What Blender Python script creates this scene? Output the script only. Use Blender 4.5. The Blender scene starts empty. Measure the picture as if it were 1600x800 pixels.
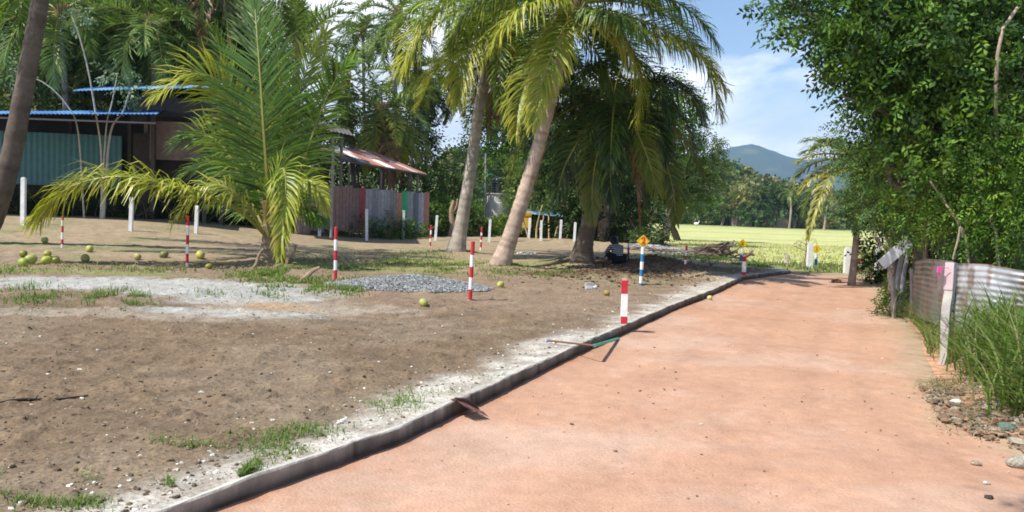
import bpy, math, random
import numpy as np
from mathutils import Vector
R = math.radians
rng = np.random.default_rng(7)
random.seed(7)
C = bpy.context.scene.collection

# ------------------------------------------------------------------ camera
SC = bpy.context.scene
FPX, EYE, PITCH, ROLL = 1250.0, 1.6, math.atan(70/1250.0), R(2.0)
F_ = np.array([0, math.cos(PITCH), -math.sin(PITCH)])
U0 = np.array([0, math.sin(PITCH), math.cos(PITCH)])
R0 = np.array([1.0, 0, 0])
R_ = math.cos(ROLL)*R0 + math.sin(ROLL)*U0
U_ = math.cos(ROLL)*U0 - math.sin(ROLL)*R0
cam = bpy.data.objects.new('camera', bpy.data.cameras.new('camera'))
C.objects.link(cam)
from mathutils import Matrix
cam.matrix_world = Matrix(((R_[0], U_[0], -F_[0], 0), (R_[1], U_[1], -F_[1], 0), (R_[2], U_[2], -F_[2], EYE), (0, 0, 0, 1)))
cam.data.sensor_width = 36
cam.data.lens = 36*FPX/1600
cam.data.clip_start = 0.05
cam.data.clip_end = 12000
SC.camera = cam

# ------------------------------------------------------------------ light
SUN_EL, SAZ = R(55), np.array([-0.87, -0.49])
SAZ = SAZ/np.linalg.norm(SAZ)
sdir = np.array([SAZ[0]*math.cos(SUN_EL), SAZ[1]*math.cos(SUN_EL), math.sin(SUN_EL)])
sun = bpy.data.objects.new('sun', bpy.data.lights.new('sun', 'SUN'))
C.objects.link(sun)
sun.data.energy = 5.0
sun.data.angle = R(0.5)
sun.data.color = (1.0, 0.945, 0.86)
sun.rotation_euler = Vector(sdir).to_track_quat('Z', 'Y').to_euler()
W = bpy.data.worlds.new('World')
SC.world = W
W.use_nodes = True
nt = W.node_tree
nt.nodes.clear()
def wn(t, **k):
    n = nt.nodes.new(t)
    for a, b in k.items(): setattr(n, a, b)
    return n
wo = wn('ShaderNodeOutputWorld'); bg = wn('ShaderNodeBackground')
sky = wn('ShaderNodeTexSky', sky_type='NISHITA', sun_disc=False)
sky.sun_elevation = SUN_EL
sky.sun_rotation = math.atan2(SAZ[0], SAZ[1])
sky.air_density = 1.0; sky.dust_density = 0.6; sky.ozone_density = 2.2
tc = wn('ShaderNodeTexCoord')
mp = wn('ShaderNodeMapping'); mp.inputs['Scale'].default_value = (1.0, 1.0, 3.2)
mp.inputs['Location'].default_value = (1.15, 0.4, 0.2)
n1 = wn('ShaderNodeTexNoise'); n1.inputs['Scale'].default_value = 1.9; n1.inputs['Detail'].default_value = 9; n1.inputs['Roughness'].default_value = 0.55
n1.inputs['Distortion'].default_value = 0.25
rp = wn('ShaderNodeValToRGB'); rp.color_ramp.elements[0].position = 0.455; rp.color_ramp.elements[1].position = 0.545
sep = wn('ShaderNodeSeparateXYZ')
mr = wn('ShaderNodeMapRange'); mr.inputs['From Min'].default_value = 0.50; mr.inputs['From Max'].default_value = 0.02
mr.inputs['To Min'].default_value = -0.22; mr.inputs['To Max'].default_value = 0.15
ad = wn('ShaderNodeMath', operation='ADD')
n2 = wn('ShaderNodeTexNoise'); n2.inputs['Scale'].default_value = 5.0; n2.inputs['Detail'].default_value = 6
cr = wn('ShaderNodeValToRGB')
cr.color_ramp.elements[0].position = 0.35; cr.color_ramp.elements[0].color = (5.6, 6.2, 7.0, 1)
cr.color_ramp.elements[1].position = 0.65; cr.color_ramp.elements[1].color = (9.4, 9.5, 9.7, 1)
mx = wn('ShaderNodeMixRGB')
L = nt.links.new
L(tc.outputs['Generated'], mp.inputs['Vector']); L(mp.outputs[0], n1.inputs['Vector']); L(mp.outputs[0], n2.inputs['Vector'])
L(tc.outputs['Generated'], sep.inputs[0]); L(sep.outputs['Z'], mr.inputs['Value'])
L(n1.outputs['Fac'], ad.inputs[0]); L(mr.outputs[0], ad.inputs[1]); L(ad.outputs[0], rp.inputs[0])
L(n2.outputs['Fac'], cr.inputs[0])
L(rp.outputs[0], mx.inputs[0]); L(sky.outputs[0], mx.inputs[1]); L(cr.outputs[0], mx.inputs[2])
L(mx.outputs[0], bg.inputs[0]); bg.inputs[1].default_value = 0.13; L(bg.outputs[0], wo.inputs[0])

SC.view_settings.view_transform = 'Standard'
SC.view_settings.look = 'None'
SC.view_settings.exposure = 0.42
SC.view_settings.gamma = 1
SC.render.engine = 'CYCLES'
SC.cycles.use_denoising = True
SC.cycles.max_bounces = 7
SC.cycles.diffuse_bounces = 3
SC.cycles.glossy_bounces = 2
SC.cycles.transmission_bounces = 3
SC.cycles.transparent_max_bounces = 4
SC.cycles.volume_bounces = 0
SC.cycles.filter_width = 1.75

# ------------------------------------------------------------------ pixels of the photograph -> places
def ray(px, py):
    d = F_*FPX + R_*(px-800) - U_*(py-400)
    return d/np.linalg.norm(d)
def P(px, py, dep):
    "point seen at (px,py) whose forward distance is dep metres"
    d = ray(px, py)
    return np.array([0, 0, EYE]) + d*(dep/(d@np.array([0, 1.0, 0])))
def hz(px): return 330 + (px-800)*math.tan(ROLL)

_tab = np.random.default_rng(3).random((64, 256, 256))
def vn(x, y, s=0):
    x = np.asarray(x, float); y = np.asarray(y, float)
    xi = np.floor(x).astype(int); yi = np.floor(y).astype(int)
    fx = x-xi; fy = y-yi
    fx = fx*fx*(3-2*fx); fy = fy*fy*(3-2*fy)
    T = _tab[s % 64]
    a = T[xi % 256, yi % 256]; b = T[(xi+1) % 256, yi % 256]; c = T[xi % 256, (yi+1) % 256]; d = T[(xi+1) % 256, (yi+1) % 256]
    return (a*(1-fx)+b*fx)*(1-fy)+(c*(1-fx)+d*fx)*fy
def fbm(x, y, s=0, o=5, g=0.5):
    v = 0; a = 1; t = 0
    for k in range(o):
        v = v+a*vn(x*2**k+17.3*k, y*2**k-9.1*k, s+k); t += a; a *= g
    return v/t
def ss(a, b, x):
    t = np.clip((np.asarray(x, float)-a)/(b-a), 0, 1)
    return t*t*(3-2*t)

# kerb line (top edge), from near-left to far-right, then bending right along the back of the road
KZ = 0.135
def onz(px, py, z):
    d = ray(px, py); t = (z-EYE)/d[2]
    return np.array([0, 0, EYE])+d*t
KP = [(250, 800), (390, 747), (500, 710), (625, 667), (729, 619), (819, 578), (897, 542), (979, 507), (1035, 483), (1075, 467), (1115, 452), (1162, 431), (1200, 426), (1235, 422)]
KW = np.array([onz(a, b, KZ)[:2] for a, b in KP])
d0 = (KW[1]-KW[0])/np.linalg.norm(KW[1]-KW[0])
KW = np.vstack([KW[0]-d0*14, KW[0]-d0*7, KW])
def xk(y): return np.interp(y, KW[:, 1], KW[:, 0])
YEND = KW[-1, 1]
# right edge of the road
RP = [(1600, 690), (1521, 660), (1465, 600), (1442, 555), (1436, 525), (1408, 494), (1385, 460), (1362, 437), (1352, 424)]
RW = np.array([onz(a, b, 0)[:2] for a, b in RP])
RW = np.vstack([[RW[0, 0]+0.5, -14], [RW[0, 0]+0.35, 2.0], RW])
RW = RW[np.argsort(RW[:, 1])]
def xr(y): return np.interp(y, RW[:, 1], RW[:, 0])

PIT = onz(966, 416, 0.13)[:2]
GP = onz(640, 448, 0.14)[:2]          # gravel heap
def zyard(x, y):
    z = 0.13 + 0.62*ss(-5, -15, x)*ss(17, 30, y) + 0.05*(fbm(x*.35, y*.35, 11, 2)-.5)*ss(0.2, 1.5, xk(y)-x)
    # dug-over soil round the third palm
    for (px, py, rx, ry, h) in [(1005, 417, 1.3, 1.6, .22), (945, 436, 1.6, 1.0, .14), (1045, 421, 1.3, 1.2, .13), (905, 412, 1.0, 1.6, .16), (780, 418, .9, 1.2, .12), (714, 398, 1.1, 1.6, .14), (430, 412, .9, .9, .15), (480, 428, .9, .7, .10), (840, 380, 6, 1.6, .25)]:
        c = onz(px, py, 0.13)
        q = ((x-c[0])/rx)**2+((y-c[1])/ry)**2
        z = z + h*np.exp(-q*1.3)*(0.75+0.5*vn(x*3, y*3, 5))
    q = ((x-PIT[0])/.75)**2+((y-PIT[1])/.9)**2
    z = z-0.16*np.exp(-q**2)
    return z
def zheap(x, y):
    "grey gravel heap, added to the yard"
    dx = x-GP[0]; dy = y-GP[1]
    q = (dx/1.55)**2+(dy/0.95)**2
    return 0.24*np.clip(1-np.sqrt(q), 0, 1)**0.9*(1+0.35*(fbm(x*2, y*2, 21, 3)-.5))
def zfar(x, y):
    base = 0.05-0.45*ss(29, 33, y)
    a = x/np.maximum(y, 1)
    hill = (4.0+12.5*ss(.44, .20, a))*ss(190, 300, y) + 2.0*fbm(x*.02, y*.02, 9, 3)*ss(190, 260, y)
    return base+hill*ss(1200, 500, y)
def zroad(x, y): return 0.0*x
def zr(x, y):
    "right verge"
    e = x-xr(y)
    return 0.03*ss(0, .5, e)+0.14*ss(.2, 1.3, e)*ss(24, 20, y)+0.05*fbm(x*2, y*2, 14, 3)*ss(0, .4, e)
def H(x, y):
    if y > YEND+.3 and x > xk(y): return float(zfar(x, y)) if y > 29 else float(zfar(x, y))
    if x < xk(y): return float(zyard(x, y)) if y < 52 else float(zyard(x, 52))
    if x > xr(y): return float(zr(x, y))
    return 0.0
def G(px, py):
    "where the ray through a pixel first meets the ground"
    d = ray(px, py); o = np.array([0, 0, EYE])
    t = 2.5; last = t
    while t < 400:
        p = o+d*t
        if p[2] <= H(p[0], p[1]):
            a, b = last, t
            for _ in range(24):
                m = (a+b)/2; q = o+d*m
                if q[2] <= H(q[0], q[1]): b = m
                else: a = m
            return o+d*b
        last = t; t *= 1.01
    return o+d*t

# ------------------------------------------------------------------ mesh building
class MB:
    def __init__(s): s.v = []; s.f = []; s.c = []; s.m = []; s.n = 0
    def add(s, V, Fq, col=(.5, .5, .5), mi=0):
        V = np.asarray(V, float).reshape(-1, 3); n = len(V)
        col = np.asarray(col, float)
        if col.ndim == 1: col = np.repeat(col[None, :3], n, 0)
        s.v.append(V); s.c.append(col)
        if isinstance(Fq, np.ndarray):
            s.f.append(Fq+s.n); s.m.append(np.full(len(Fq), mi))
        else:
            by = {}
            for f in Fq: by.setdefault(len(f), []).append(f)
            for k, fs in by.items():
                s.f.append(np.array(fs)+s.n); s.m.append(np.full(len(fs), mi))
        s.n += n
        return s
    def box(s, c, d, col=(.5, .5, .5), mi=0, rz=0, tilt=None):
        x, y, z = [q/2 for q in d]
        V = np.array([(-x, -y, -z), (x, -y, -z), (x, y, -z), (-x, y, -z), (-x, -y, z), (x, -y, z), (x, y, z), (-x, y, z)])
        if tilt is not None: V = V@np.array(tilt).T
        if rz:
            ca, sa = math.cos(rz), math.sin(rz)
            V = V@np.array([[ca, sa, 0], [-sa, ca, 0], [0, 0, 1]])
        return s.add(V+np.array(c), [(0, 3, 2, 1), (4, 5, 6, 7), (0, 1, 5, 4), (1, 2, 6, 5), (2, 3, 7, 6), (3, 0, 4, 7)], col, mi)
    def tube(s, path, rad, sides=8, col=(.5, .5, .5), mi=0, cap=True, wob=0):
        path = np.asarray(path, float); n = len(path)
        rad = np.broadcast_to(np.asarray(rad, float), (n,))
        T = np.gradient(path, axis=0); T /= np.linalg.norm(T, axis=1)[:, None]+1e-9
        a = np.array([1.0, 0, 0]) if abs(T[0][0]) < .8 else np.array([0, 1.0, 0])
        A = np.cross(T[0], a); A /= np.linalg.norm(A); As = []
        for t in T:
            A = A-t*(A@t); A /= np.linalg.norm(A)+1e-9; As.append(A.copy())
        As = np.array(As); B = np.cross(T, As)
        th = np.arange(sides)*2*math.pi/sides
        rr = rad[:, None]*np.ones(sides)
        if wob: rr = rr*(1+wob*(rng.random((n, sides))-.5))
        V = path[:, None]+rr[..., None]*(np.cos(th)[None, :, None]*As[:, None]+np.sin(th)[None, :, None]*B[:, None])
        V = V.reshape(-1, 3)
        i = np.arange(n-1)[:, None]*sides; j = np.arange(sides); k = (j+1) % sides
        Fq = np.stack([i+j, i+k, i+sides+k, i+sides+j], -1).reshape(-1, 4)
        col = np.asarray(col, float)
        if col.ndim == 2 and len(col) == n: col = np.repeat(col, sides, 0)
        s.add(V, Fq, col, mi)
        if cap:
            b = s.n-len(V)
            s.f.append(np.array([[b+(n-1)*sides+q for q in range(sides)]])); s.m.append(np.array([mi]))
            s.f.append(np.array([[b+q for q in range(sides)][::-1]])); s.m.append(np.array([mi]))
        return s
    def ball(s, c, r, col=(.5, .5, .5), mi=0, seg=12, rings=8, bump=0, rot=None, seed=0):
        c = np.array(c, float); r = np.broadcast_to(np.asarray(r, float), (3,))
        ph = np.linspace(0.0001, math.pi-.0001, rings+1); th = np.arange(seg)*2*math.pi/seg
        D = np.stack([np.sin(ph)[:, None]*np.cos(th), np.sin(ph)[:, None]*np.sin(th), np.cos(ph)[:, None]*np.ones(seg)], -1).reshape(-1, 3)
        q = 1.0
        if bump: q = 1+bump*(vn(D[:, 0]*2.3+seed*7.7+5, D[:, 1]*2.3+D[:, 2]*1.7+seed, seed)-.5)[:, None]*2
        V = D*q*r
        if rot is not None: V = V@np.array(rot).T
        i = np.arange(rings)[:, None]*seg; j = np.arange(seg); k = (j+1) % seg
        Fq = np.stack([i+j, i+seg+j, i+seg+k, i+k], -1).reshape(-1, 4)
        return s.add(V+c, Fq, col, mi)
    def build(s, name, mats, parent=None, smooth=False, at=None):
        V = np.concatenate(s.v); cc = np.concatenate(s.c)
        off = np.zeros(3)
        if parent is not None and 'wloc' in parent.keys() and at is None: off = np.array(parent['wloc'])
        if at is not None: off = np.array(at, float)
        me = bpy.data.meshes.new(name)
        me.vertices.add(len(V)); me.vertices.foreach_set('co', (V-off).astype(np.float32).ravel())
        tot = np.concatenate([np.full(len(f), f.shape[1]) for f in s.f])
        loops = np.concatenate([f.ravel() for f in s.f])
        me.loops.add(len(loops)); me.loops.foreach_set('vertex_index', loops.astype(np.int32))
        me.polygons.add(len(tot)); me.polygons.foreach_set('loop_start', (np.cumsum(tot)-tot).astype(np.int32))
        me.polygons.foreach_set('loop_total', tot.astype(np.int32))
        me.polygons.foreach_set('material_index', np.concatenate(s.m).astype(np.int32))
        me.polygons.foreach_set('use_smooth', np.full(len(tot), bool(smooth)))
        at_ = me.color_attributes.new('Col', 'FLOAT_COLOR', 'POINT')
        at_.data.foreach_set('color', np.hstack([cc, np.ones((len(cc), 1))]).astype(np.float32).ravel())
        me.update(); me.validate()
        for m in (mats if isinstance(mats, (list, tuple)) else [mats]): me.materials.append(m)
        o = bpy.data.objects.new(name, me); C.objects.link(o)
        if parent is not None:
            o.parent = parent
            o['wloc'] = [float(q) for q in off]
        elif at is not None:
            o.location = off
        return o
def clean():
    for o in bpy.data.objects:
        if 'wloc' in o.keys(): del o['wloc']
def tag(o, label, cat, group=None):
    o['label'] = label; o['category'] = cat
    if group: o['group'] = group
    return o
def thing(name, label, cat, loc, group=None):
    o = bpy.data.objects.new(name, None); C.objects.link(o); o.empty_display_size = .2
    o.location = loc; o['wloc'] = [float(q) for q in loc]
    return tag(o, label, cat, group)
def struct(o): o['kind'] = 'structure'; return o
def stuff(o, label, cat): o['kind'] = 'stuff'; return tag(o, label, cat)
def dup(o, parent=None):
    c = o.copy(); C.objects.link(c)
    if parent is not None: c.parent = parent
    for ch in [q for q in bpy.data.objects if q.parent == o]: dup(ch, c)
    return c

# ------------------------------------------------------------------ materials
def mat(name):
    m = bpy.data.materials.new(name); m.use_nodes = True
    n = m.node_tree; n.nodes.clear()
    out = n.nodes.new('ShaderNodeOutputMaterial'); b = n.nodes.new('ShaderNodeBsdfPrincipled')
    n.links.new(b.outputs[0], out.inputs[0])
    return m, n, b, out
def surf(name, rough=.8, var=.25, scale=8, bump=.3, dist=.01, spec=.3, metal=0, rgb=None, fine=None):
    "colour from the Col attribute (or rgb), broken up by noise; bump in object space"
    m, n, b, out = mat(name)
    A = n.nodes.new
    g = A('ShaderNodeNewGeometry')
    nz = A('ShaderNodeTexNoise'); nz.inputs['Scale'].default_value = scale; nz.inputs['Detail'].default_value = 8; nz.inputs['Roughness'].default_value = .65
    n.links.new(g.outputs['Position'], nz.inputs['Vector'])
    mr = A('ShaderNodeMapRange'); mr.inputs['From Min'].default_value = .3; mr.inputs['From Max'].default_value = .7
    mr.inputs['To Min'].default_value = 1-var; mr.inputs['To Max'].default_value = 1+var
    n.links.new(nz.outputs['Fac'], mr.inputs['Value'])
    if rgb is None:
        at = A('ShaderNodeAttribute'); at.attribute_name = 'Col'; src = at.outputs['Color']
    else:
        c = A('ShaderNodeRGB'); c.outputs[0].default_value = (*rgb, 1); src = c.outputs[0]
    vm = A('ShaderNodeVectorMath'); vm.operation = 'SCALE'
    n.links.new(src, vm.inputs[0]); n.links.new(mr.outputs[0], vm.inputs['Scale'])
    last = vm.outputs[0]
    if fine:
        nf = A('ShaderNodeTexNoise'); nf.inputs['Scale'].default_value = fine[0]; nf.inputs['Detail'].default_value = 3
        n.links.new(g.outputs['Position'], nf.inputs['Vector'])
        mf = A('ShaderNodeMapRange'); mf.inputs['From Min'].default_value = .3; mf.inputs['From Max'].default_value = .7
        mf.inputs['To Min'].default_value = 1-fine[1]; mf.inputs['To Max'].default_value = 1+fine[1]
        n.links.new(nf.outputs['Fac'], mf.inputs['Value'])
        v2 = A('ShaderNodeVectorMath'); v2.operation = 'SCALE'
        n.links.new(last, v2.inputs[0]); n.links.new(mf.outputs[0], v2.inputs['Scale']); last = v2.outputs[0]
    n.links.new(last, b.inputs['Base Color'])
    b.inputs['Roughness'].default_value = rough; b.inputs['Specular IOR Level'].default_value = spec; b.inputs['Metallic'].default_value = metal
    if bump:
        bm = A('ShaderNodeBump'); bm.inputs['Strength'].default_value = bump; bm.inputs['Distance'].default_value = dist
        h = nf.outputs['Fac'] if fine else nz.outputs['Fac']
        if fine:
            aa = A('ShaderNodeMath'); aa.operation = 'ADD'
            n.links.new(nf.outputs['Fac'], aa.inputs[0]); n.links.new(nz.outputs['Fac'], aa.inputs[1]); h = aa.outputs[0]
        n.links.new(h, bm.inputs['Height']); n.links.new(bm.outputs[0], b.inputs['Normal'])
    return m
def leafm(name, trans=.36, rough=.5, spec=.3, tint=(1.25, 1.35, .55)):
    m, n, b, out = mat(name); A = n.nodes.new
    at = A('ShaderNodeAttribute'); at.attribute_name = 'Col'
    n.links.new(at.outputs['Color'], b.inputs['Base Color'])
    b.inputs['Roughness'].default_value = rough; b.inputs['Specular IOR Level'].default_value = spec
    t = A('ShaderNodeBsdfTranslucent'); vm = A('ShaderNodeVectorMath'); vm.operation = 'MULTIPLY'; vm.inputs[1].default_value = tint
    n.links.new(at.outputs['Color'], vm.inputs[0]); n.links.new(vm.outputs[0], t.inputs[0])
    mx = A('ShaderNodeMixShader'); mx.inputs[0].default_value = trans
    n.links.new(b.outputs[0], mx.inputs[1]); n.links.new(t.outputs[0], mx.inputs[2]); n.links.new(mx.outputs[0], out.inputs[0])
    return m
M_leaf = leafm('leaf', .28, .55, .2); M_palm = leafm('palm_leaf', .28, .42, .38); M_grass = leafm('grass', .35, .5, .3)
M_far = leafm('far_leaf', .2, .7, .1)
M_dirt = surf('dirt', .95, .24, 3.0, .8, .02, .1, fine=(30, .24))
M_road = surf('laterite', .95, .09, 1.6, .6, .012, .1, fine=(50, .09))
M_gravel = surf('gravel', .9, .12, 4, 1.0, .02, .2, fine=(45, .35))
M_bark = surf('bark', .9, .25, 9, .8, .03, .15)
M_conc = surf('concrete', .85, .18, 5, .4, .006, .2, fine=(60, .08))
M_paint = surf('paint', .6, .17, 16, .15, .002, .3)
M_metal = surf('tin', .5, .18, 4, .1, .004, .5)
M_wood = surf('planks', .85, .22, 6, .3, .006, .15)
M_plast = surf('plastic', .4, .06, 6, .05, .002, .5)
M_nut = surf('husk', .5, .18, 14, .2, .004, .4)
M_field = surf('paddy', .9, .12, .35, .0, .1, .1, fine=(3, .10))
M_land = surf('land', .95, .15, .2, .0, .1, .1)
M_cloth = surf('cloth', .9, .08, 12, .1, .003, .1)

# ------------------------------------------------------------------ ground
def grid(xa, xb, ys, nx, zf):
    "rows at ys, nx columns between xa(y) and xb(y)"
    u = np.linspace(0, 1, nx)
    Y = np.repeat(ys[:, None], nx, 1)
    X = xa(ys)[:, None]*(1-u)+xb(ys)[:, None]*u
    Z = zf(X, Y)
    V = np.stack([X, Y, Z], -1).reshape(-1, 3)
    ny = len(ys); i = (np.arange(ny-1)[:, None]*nx+np.arange(nx-1)).ravel()
    return V, np.stack([i, i+1, i+nx+1, i+nx], -1), X, Y
def blend(c, col, m):
    m = np.clip(m, 0, 1)[..., None]
    return c*(1-m)+np.array(col)*m
def patch(X, Y, px, py, rx, ry, s, z=.13, edge=.5):
    c = onz(px, py, z)
    q = np.sqrt(((X-c[0])/rx)**2+((Y-c[1])/ry)**2)
    return ss(1.15, .55, q+edge*(fbm(X*2.2, Y*2.2, s, 4)-.5)*2)
near = np.concatenate([np.linspace(-13, 2.4, 24), np.geomspace(2.5, 60, 560)])

def yard_z(X, Y):
    e = xk(Y)-X
    n = fbm(X*3.2, Y*3.2, 1, 3)-.5; f = fbm(X*14, Y*14, 2, 3)-.5
    rough = ss(.15, .9, e)
    clod = np.maximum(fbm(X*9, Y*9, 30, 2)-.60, 0)*.22
    fade = ss(34, 18, Y)
    return zyard(X, Y)+rough*(.024*n+.015*f+clod*.6+.012*(fbm(X*34, Y*34, 3, 2)-.5))*fade+zheap(X, Y)+.006*f
def yard_col(X, Y):
    a = np.array([.180, .130, .084]); c = np.ones(X.shape+(3,))*a
    c = blend(c, (.235, .185, .13), ss(.42, .62, fbm(X*.9, Y*.9, 40, 4))*.55)
    c = blend(c, (.14, .105, .07), ss(.55, .72, fbm(X*2.1, Y*2.1, 41, 4))*.4)
    c = blend(c, (.26, .19, .135), ss(9.5, 14, Y)*.65)                    # drier pinkish soil further off
    c = blend(c, (.33, .26, .165), ss(17.5, 22, Y+1.5*fbm(X*.5, Y*.5, 44, 3))*.75)   # sandy back of the yard
    c = blend(c, (.19, .20, .09), ss(.52, .66, fbm(X*.8, Y*.8, 45, 4))*ss(15.5, 19, Y)*ss(34, 27, Y)*.65)
    for (px, py, rx, ry, s) in [(120, 424, 3.4, .6, 50), (560, 418, 2.6, 1.6, 51), (800, 412, 2.4, 1.2, 52), (1090, 402, 3.0, 1.8, 53), (700, 412, 2.0, 1.2, 54)]:
        c = blend(c, (.20, .25, .07), patch(X, Y, px, py, rx, ry, s)*.55)
    for (px, py, rx, ry, s) in [(250, 446, 3.0, 1.5, 60), (380, 462, 1.5, 1.2, 61), (120, 440, 1.5, .9, 62), (330, 488, 1.3, .5, 64), (30, 445, 1.0, .8, 65)]:
        c = blend(c, (.37, .37, .345), patch(X, Y, px, py, rx, ry, s)*.9)
    c = blend(c, (.36, .31, .25), patch(X, Y, 470, 480, 1.8, .9, 66)*.6)
    c = blend(c, (.42, .24, .09), patch(X, Y, 435, 477, .5, .35, 67)*.5)
    c = blend(c, (.34, .29, .23), patch(X, Y, 150, 490, 2.5, .5, 68)*.6)
    e = xk(Y)-X
    lime = ss(.80, .15, e+.9*(fbm(X*1.6, Y*1.6, 70, 4)-.42))*(.55+.45*ss(.40, .58, fbm(X*6, Y*6, 71, 3)))
    c = blend(c, (.50, .47, .41), lime*ss(26, 24, Y))
    c = blend(c, (.55, .52, .46), ss(.12, .05, e)*.7*ss(.3, .5, fbm(X*5, Y*5, 72, 3)))
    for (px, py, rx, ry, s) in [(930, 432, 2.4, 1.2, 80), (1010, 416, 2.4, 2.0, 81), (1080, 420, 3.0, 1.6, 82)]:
        c = blend(c, (.12, .075, .048), patch(X, Y, px, py, rx, ry, s)*.8)  # dug soil, coloured darker still to paint in the palm shade
    q = zheap(X, Y)
    c = blend(c, (.24, .25, .26), ss(.004, .03, q+.02*(fbm(X*8, Y*8, 85, 2)-.5)))
    c = c*(0.86+.28*fbm(X*11, Y*11, 90, 3))[..., None]
    return c
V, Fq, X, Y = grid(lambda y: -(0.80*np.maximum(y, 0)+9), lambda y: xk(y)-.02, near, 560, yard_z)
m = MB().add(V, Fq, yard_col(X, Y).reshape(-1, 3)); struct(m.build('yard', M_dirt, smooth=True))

ry = np.concatenate([np.linspace(-13, 2.4, 20), np.geomspace(2.5, YEND+1.6, 400)])
def road_z(X, Y):
    e = X-xk(Y)
    return .03*ss(.35, .02, e)+.030*(fbm(X*.8, Y*.8, 100, 3)-.5)+.012*(fbm(X*7, Y*7, 101, 3)-.5)-.004
def road_col(X, Y):
    c = np.ones(X.shape+(3,))*np.array([.470, .278, .185])
    c = blend(c, (.50, .345, .26), ss(.4, .65, fbm(X*.5, Y*.9, 110, 4))*.7)
    c = blend(c, (.40, .235, .155), ss(.5, .7, fbm(X*1.3, Y*1.3, 111, 4))*.45)
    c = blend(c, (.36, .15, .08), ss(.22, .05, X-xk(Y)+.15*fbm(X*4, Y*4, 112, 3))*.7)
    c = blend(c, (.40, .30, .20), ss(-.5, -.1, X-xr(Y)+.5*(fbm(X*3, Y*3, 113, 4)-.5))*.8)
    tr = (X-xk(Y))/(xr(Y)-xk(Y))+.04*(fbm(Y*.25, Y*0, 115, 2)-.5)
    for q0 in (.30, .47, .66, .80): c = c*(1-.07*np.exp(-((tr-q0)/.030)**2)*(.3+fbm(X*1.1, Y*.35, 116, 3)))[..., None]
    c = blend(c, (.56, .42, .33), ss(.60, .74, fbm(X*2.6, Y*2.6, 117, 4))*.14)
    c = c*(0.90+.20*fbm(X*14, Y*14, 114, 2))[..., None]
    return c
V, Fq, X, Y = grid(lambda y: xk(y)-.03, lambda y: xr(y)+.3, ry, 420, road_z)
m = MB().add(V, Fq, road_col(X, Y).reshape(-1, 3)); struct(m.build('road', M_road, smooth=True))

vy = np.concatenate([np.linspace(-13, 2.4, 20), np.geomspace(2.5, 29, 240)])
V, Fq, X, Y = grid(lambda y: xr(y)+.02, lambda y: 1.0*np.maximum(y, 0)+14, vy, 260, lambda X, Y: zr(X, Y)+.035*(fbm(X*5, Y*5, 120, 3)-.3)*ss(0, .3, X-xr(Y))+.004)
c = np.ones(X.shape+(3,))*np.array([.30, .215, .135])
c = blend(c, (.55, .31, .20), ss(.5, .05, X-xr(Y)+.4*(fbm(X*3, Y*3, 121, 3)-.5)))
c = blend(c, (.14, .13, .06), ss(.7, 1.6, X-xr(Y)))
MBv = MB().add(V, Fq, c.reshape(-1, 3)); struct(MBv.build('roadside_verge', M_dirt, smooth=True))

# verge strip at the back of the road and the land out to the horizon
fy = np.concatenate([np.linspace(-14, YEND, 30), np.linspace(YEND+.25, 34, 90), np.geomspace(34.5, 4600, 150)])
def land_z(X, Y):
    z = np.where(Y < YEND+.2, -.30, zfar(X, Y))
    z = np.where((Y >= YEND+.2) & (Y < 60) & (X < 7.2+.10*(Y-26)), -.25, z)
    return z+np.where(Y > YEND, .05*(fbm(X*.9, Y*.9, 130, 3)-.5)*ss(200, 30, Y), 0)
def land_col(X, Y):
    c = np.ones(X.shape+(3,))*np.array([.30, .25, .15])
    c = blend(c, (.17, .22, .06), ss(.36, .56, fbm(X*.7, Y*.7, 131, 4))*ss(YEND+.4, YEND+2, Y)*.9)
    c = blend(c, (.10, .14, .05), ss(160, 190, Y))
    return c
V, Fq, X, Y = grid(lambda y: -(1.6*np.maximum(y, 0)+30), lambda y: 1.6*np.maximum(y, 0)+30, fy, 260, land_z)
m = MB().add(V, Fq, land_col(X, Y).reshape(-1, 3)); struct(m.build('ground', M_land, smooth=True))

# ripe paddy field, parted by low green bunds
py_ = np.geomspace(31.2, 186, 150)
def pad_z(X, Y): return zfar(X, Y)+.30*ss(31.2, 32.2, Y)+.10*(fbm(X*.8, Y*.8, 140, 3)-.5)+.05
def pad_col(X, Y):
    c = np.ones(X.shape+(3,))*np.array([.45, .46, .19])
    c = blend(c, (.45, .45, .19), ss(.38, .62, fbm(X*.03, Y*.07, 141, 4))*.8)
    for yb, w in [(47, 1.2), (66, 1.6), (92, 2.6), (128, 5), (160, 7)]:
        d = np.abs(Y-yb-X*.06-1.5*vn(X*.1, X*0+yb, 142))
        c = blend(c, (.28, .33, .12), ss(w, w*.35, d)*.7)
    c = blend(c, (.22, .27, .09), ss(135, 175, Y)*.7)
    return c*(0.9+.2*fbm(X*.5, Y*.25, 143, 3))[..., None]
V, Fq, X, Y = grid(lambda y: np.maximum(KW[-1, 0]-.1, .142*y), lambda y: .80*y+6, py_, 220, pad_z)
m = MB().add(V, Fq, pad_col(X, Y).reshape(-1, 3)); struct(m.build('paddy_field', M_field, smooth=True))

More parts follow.
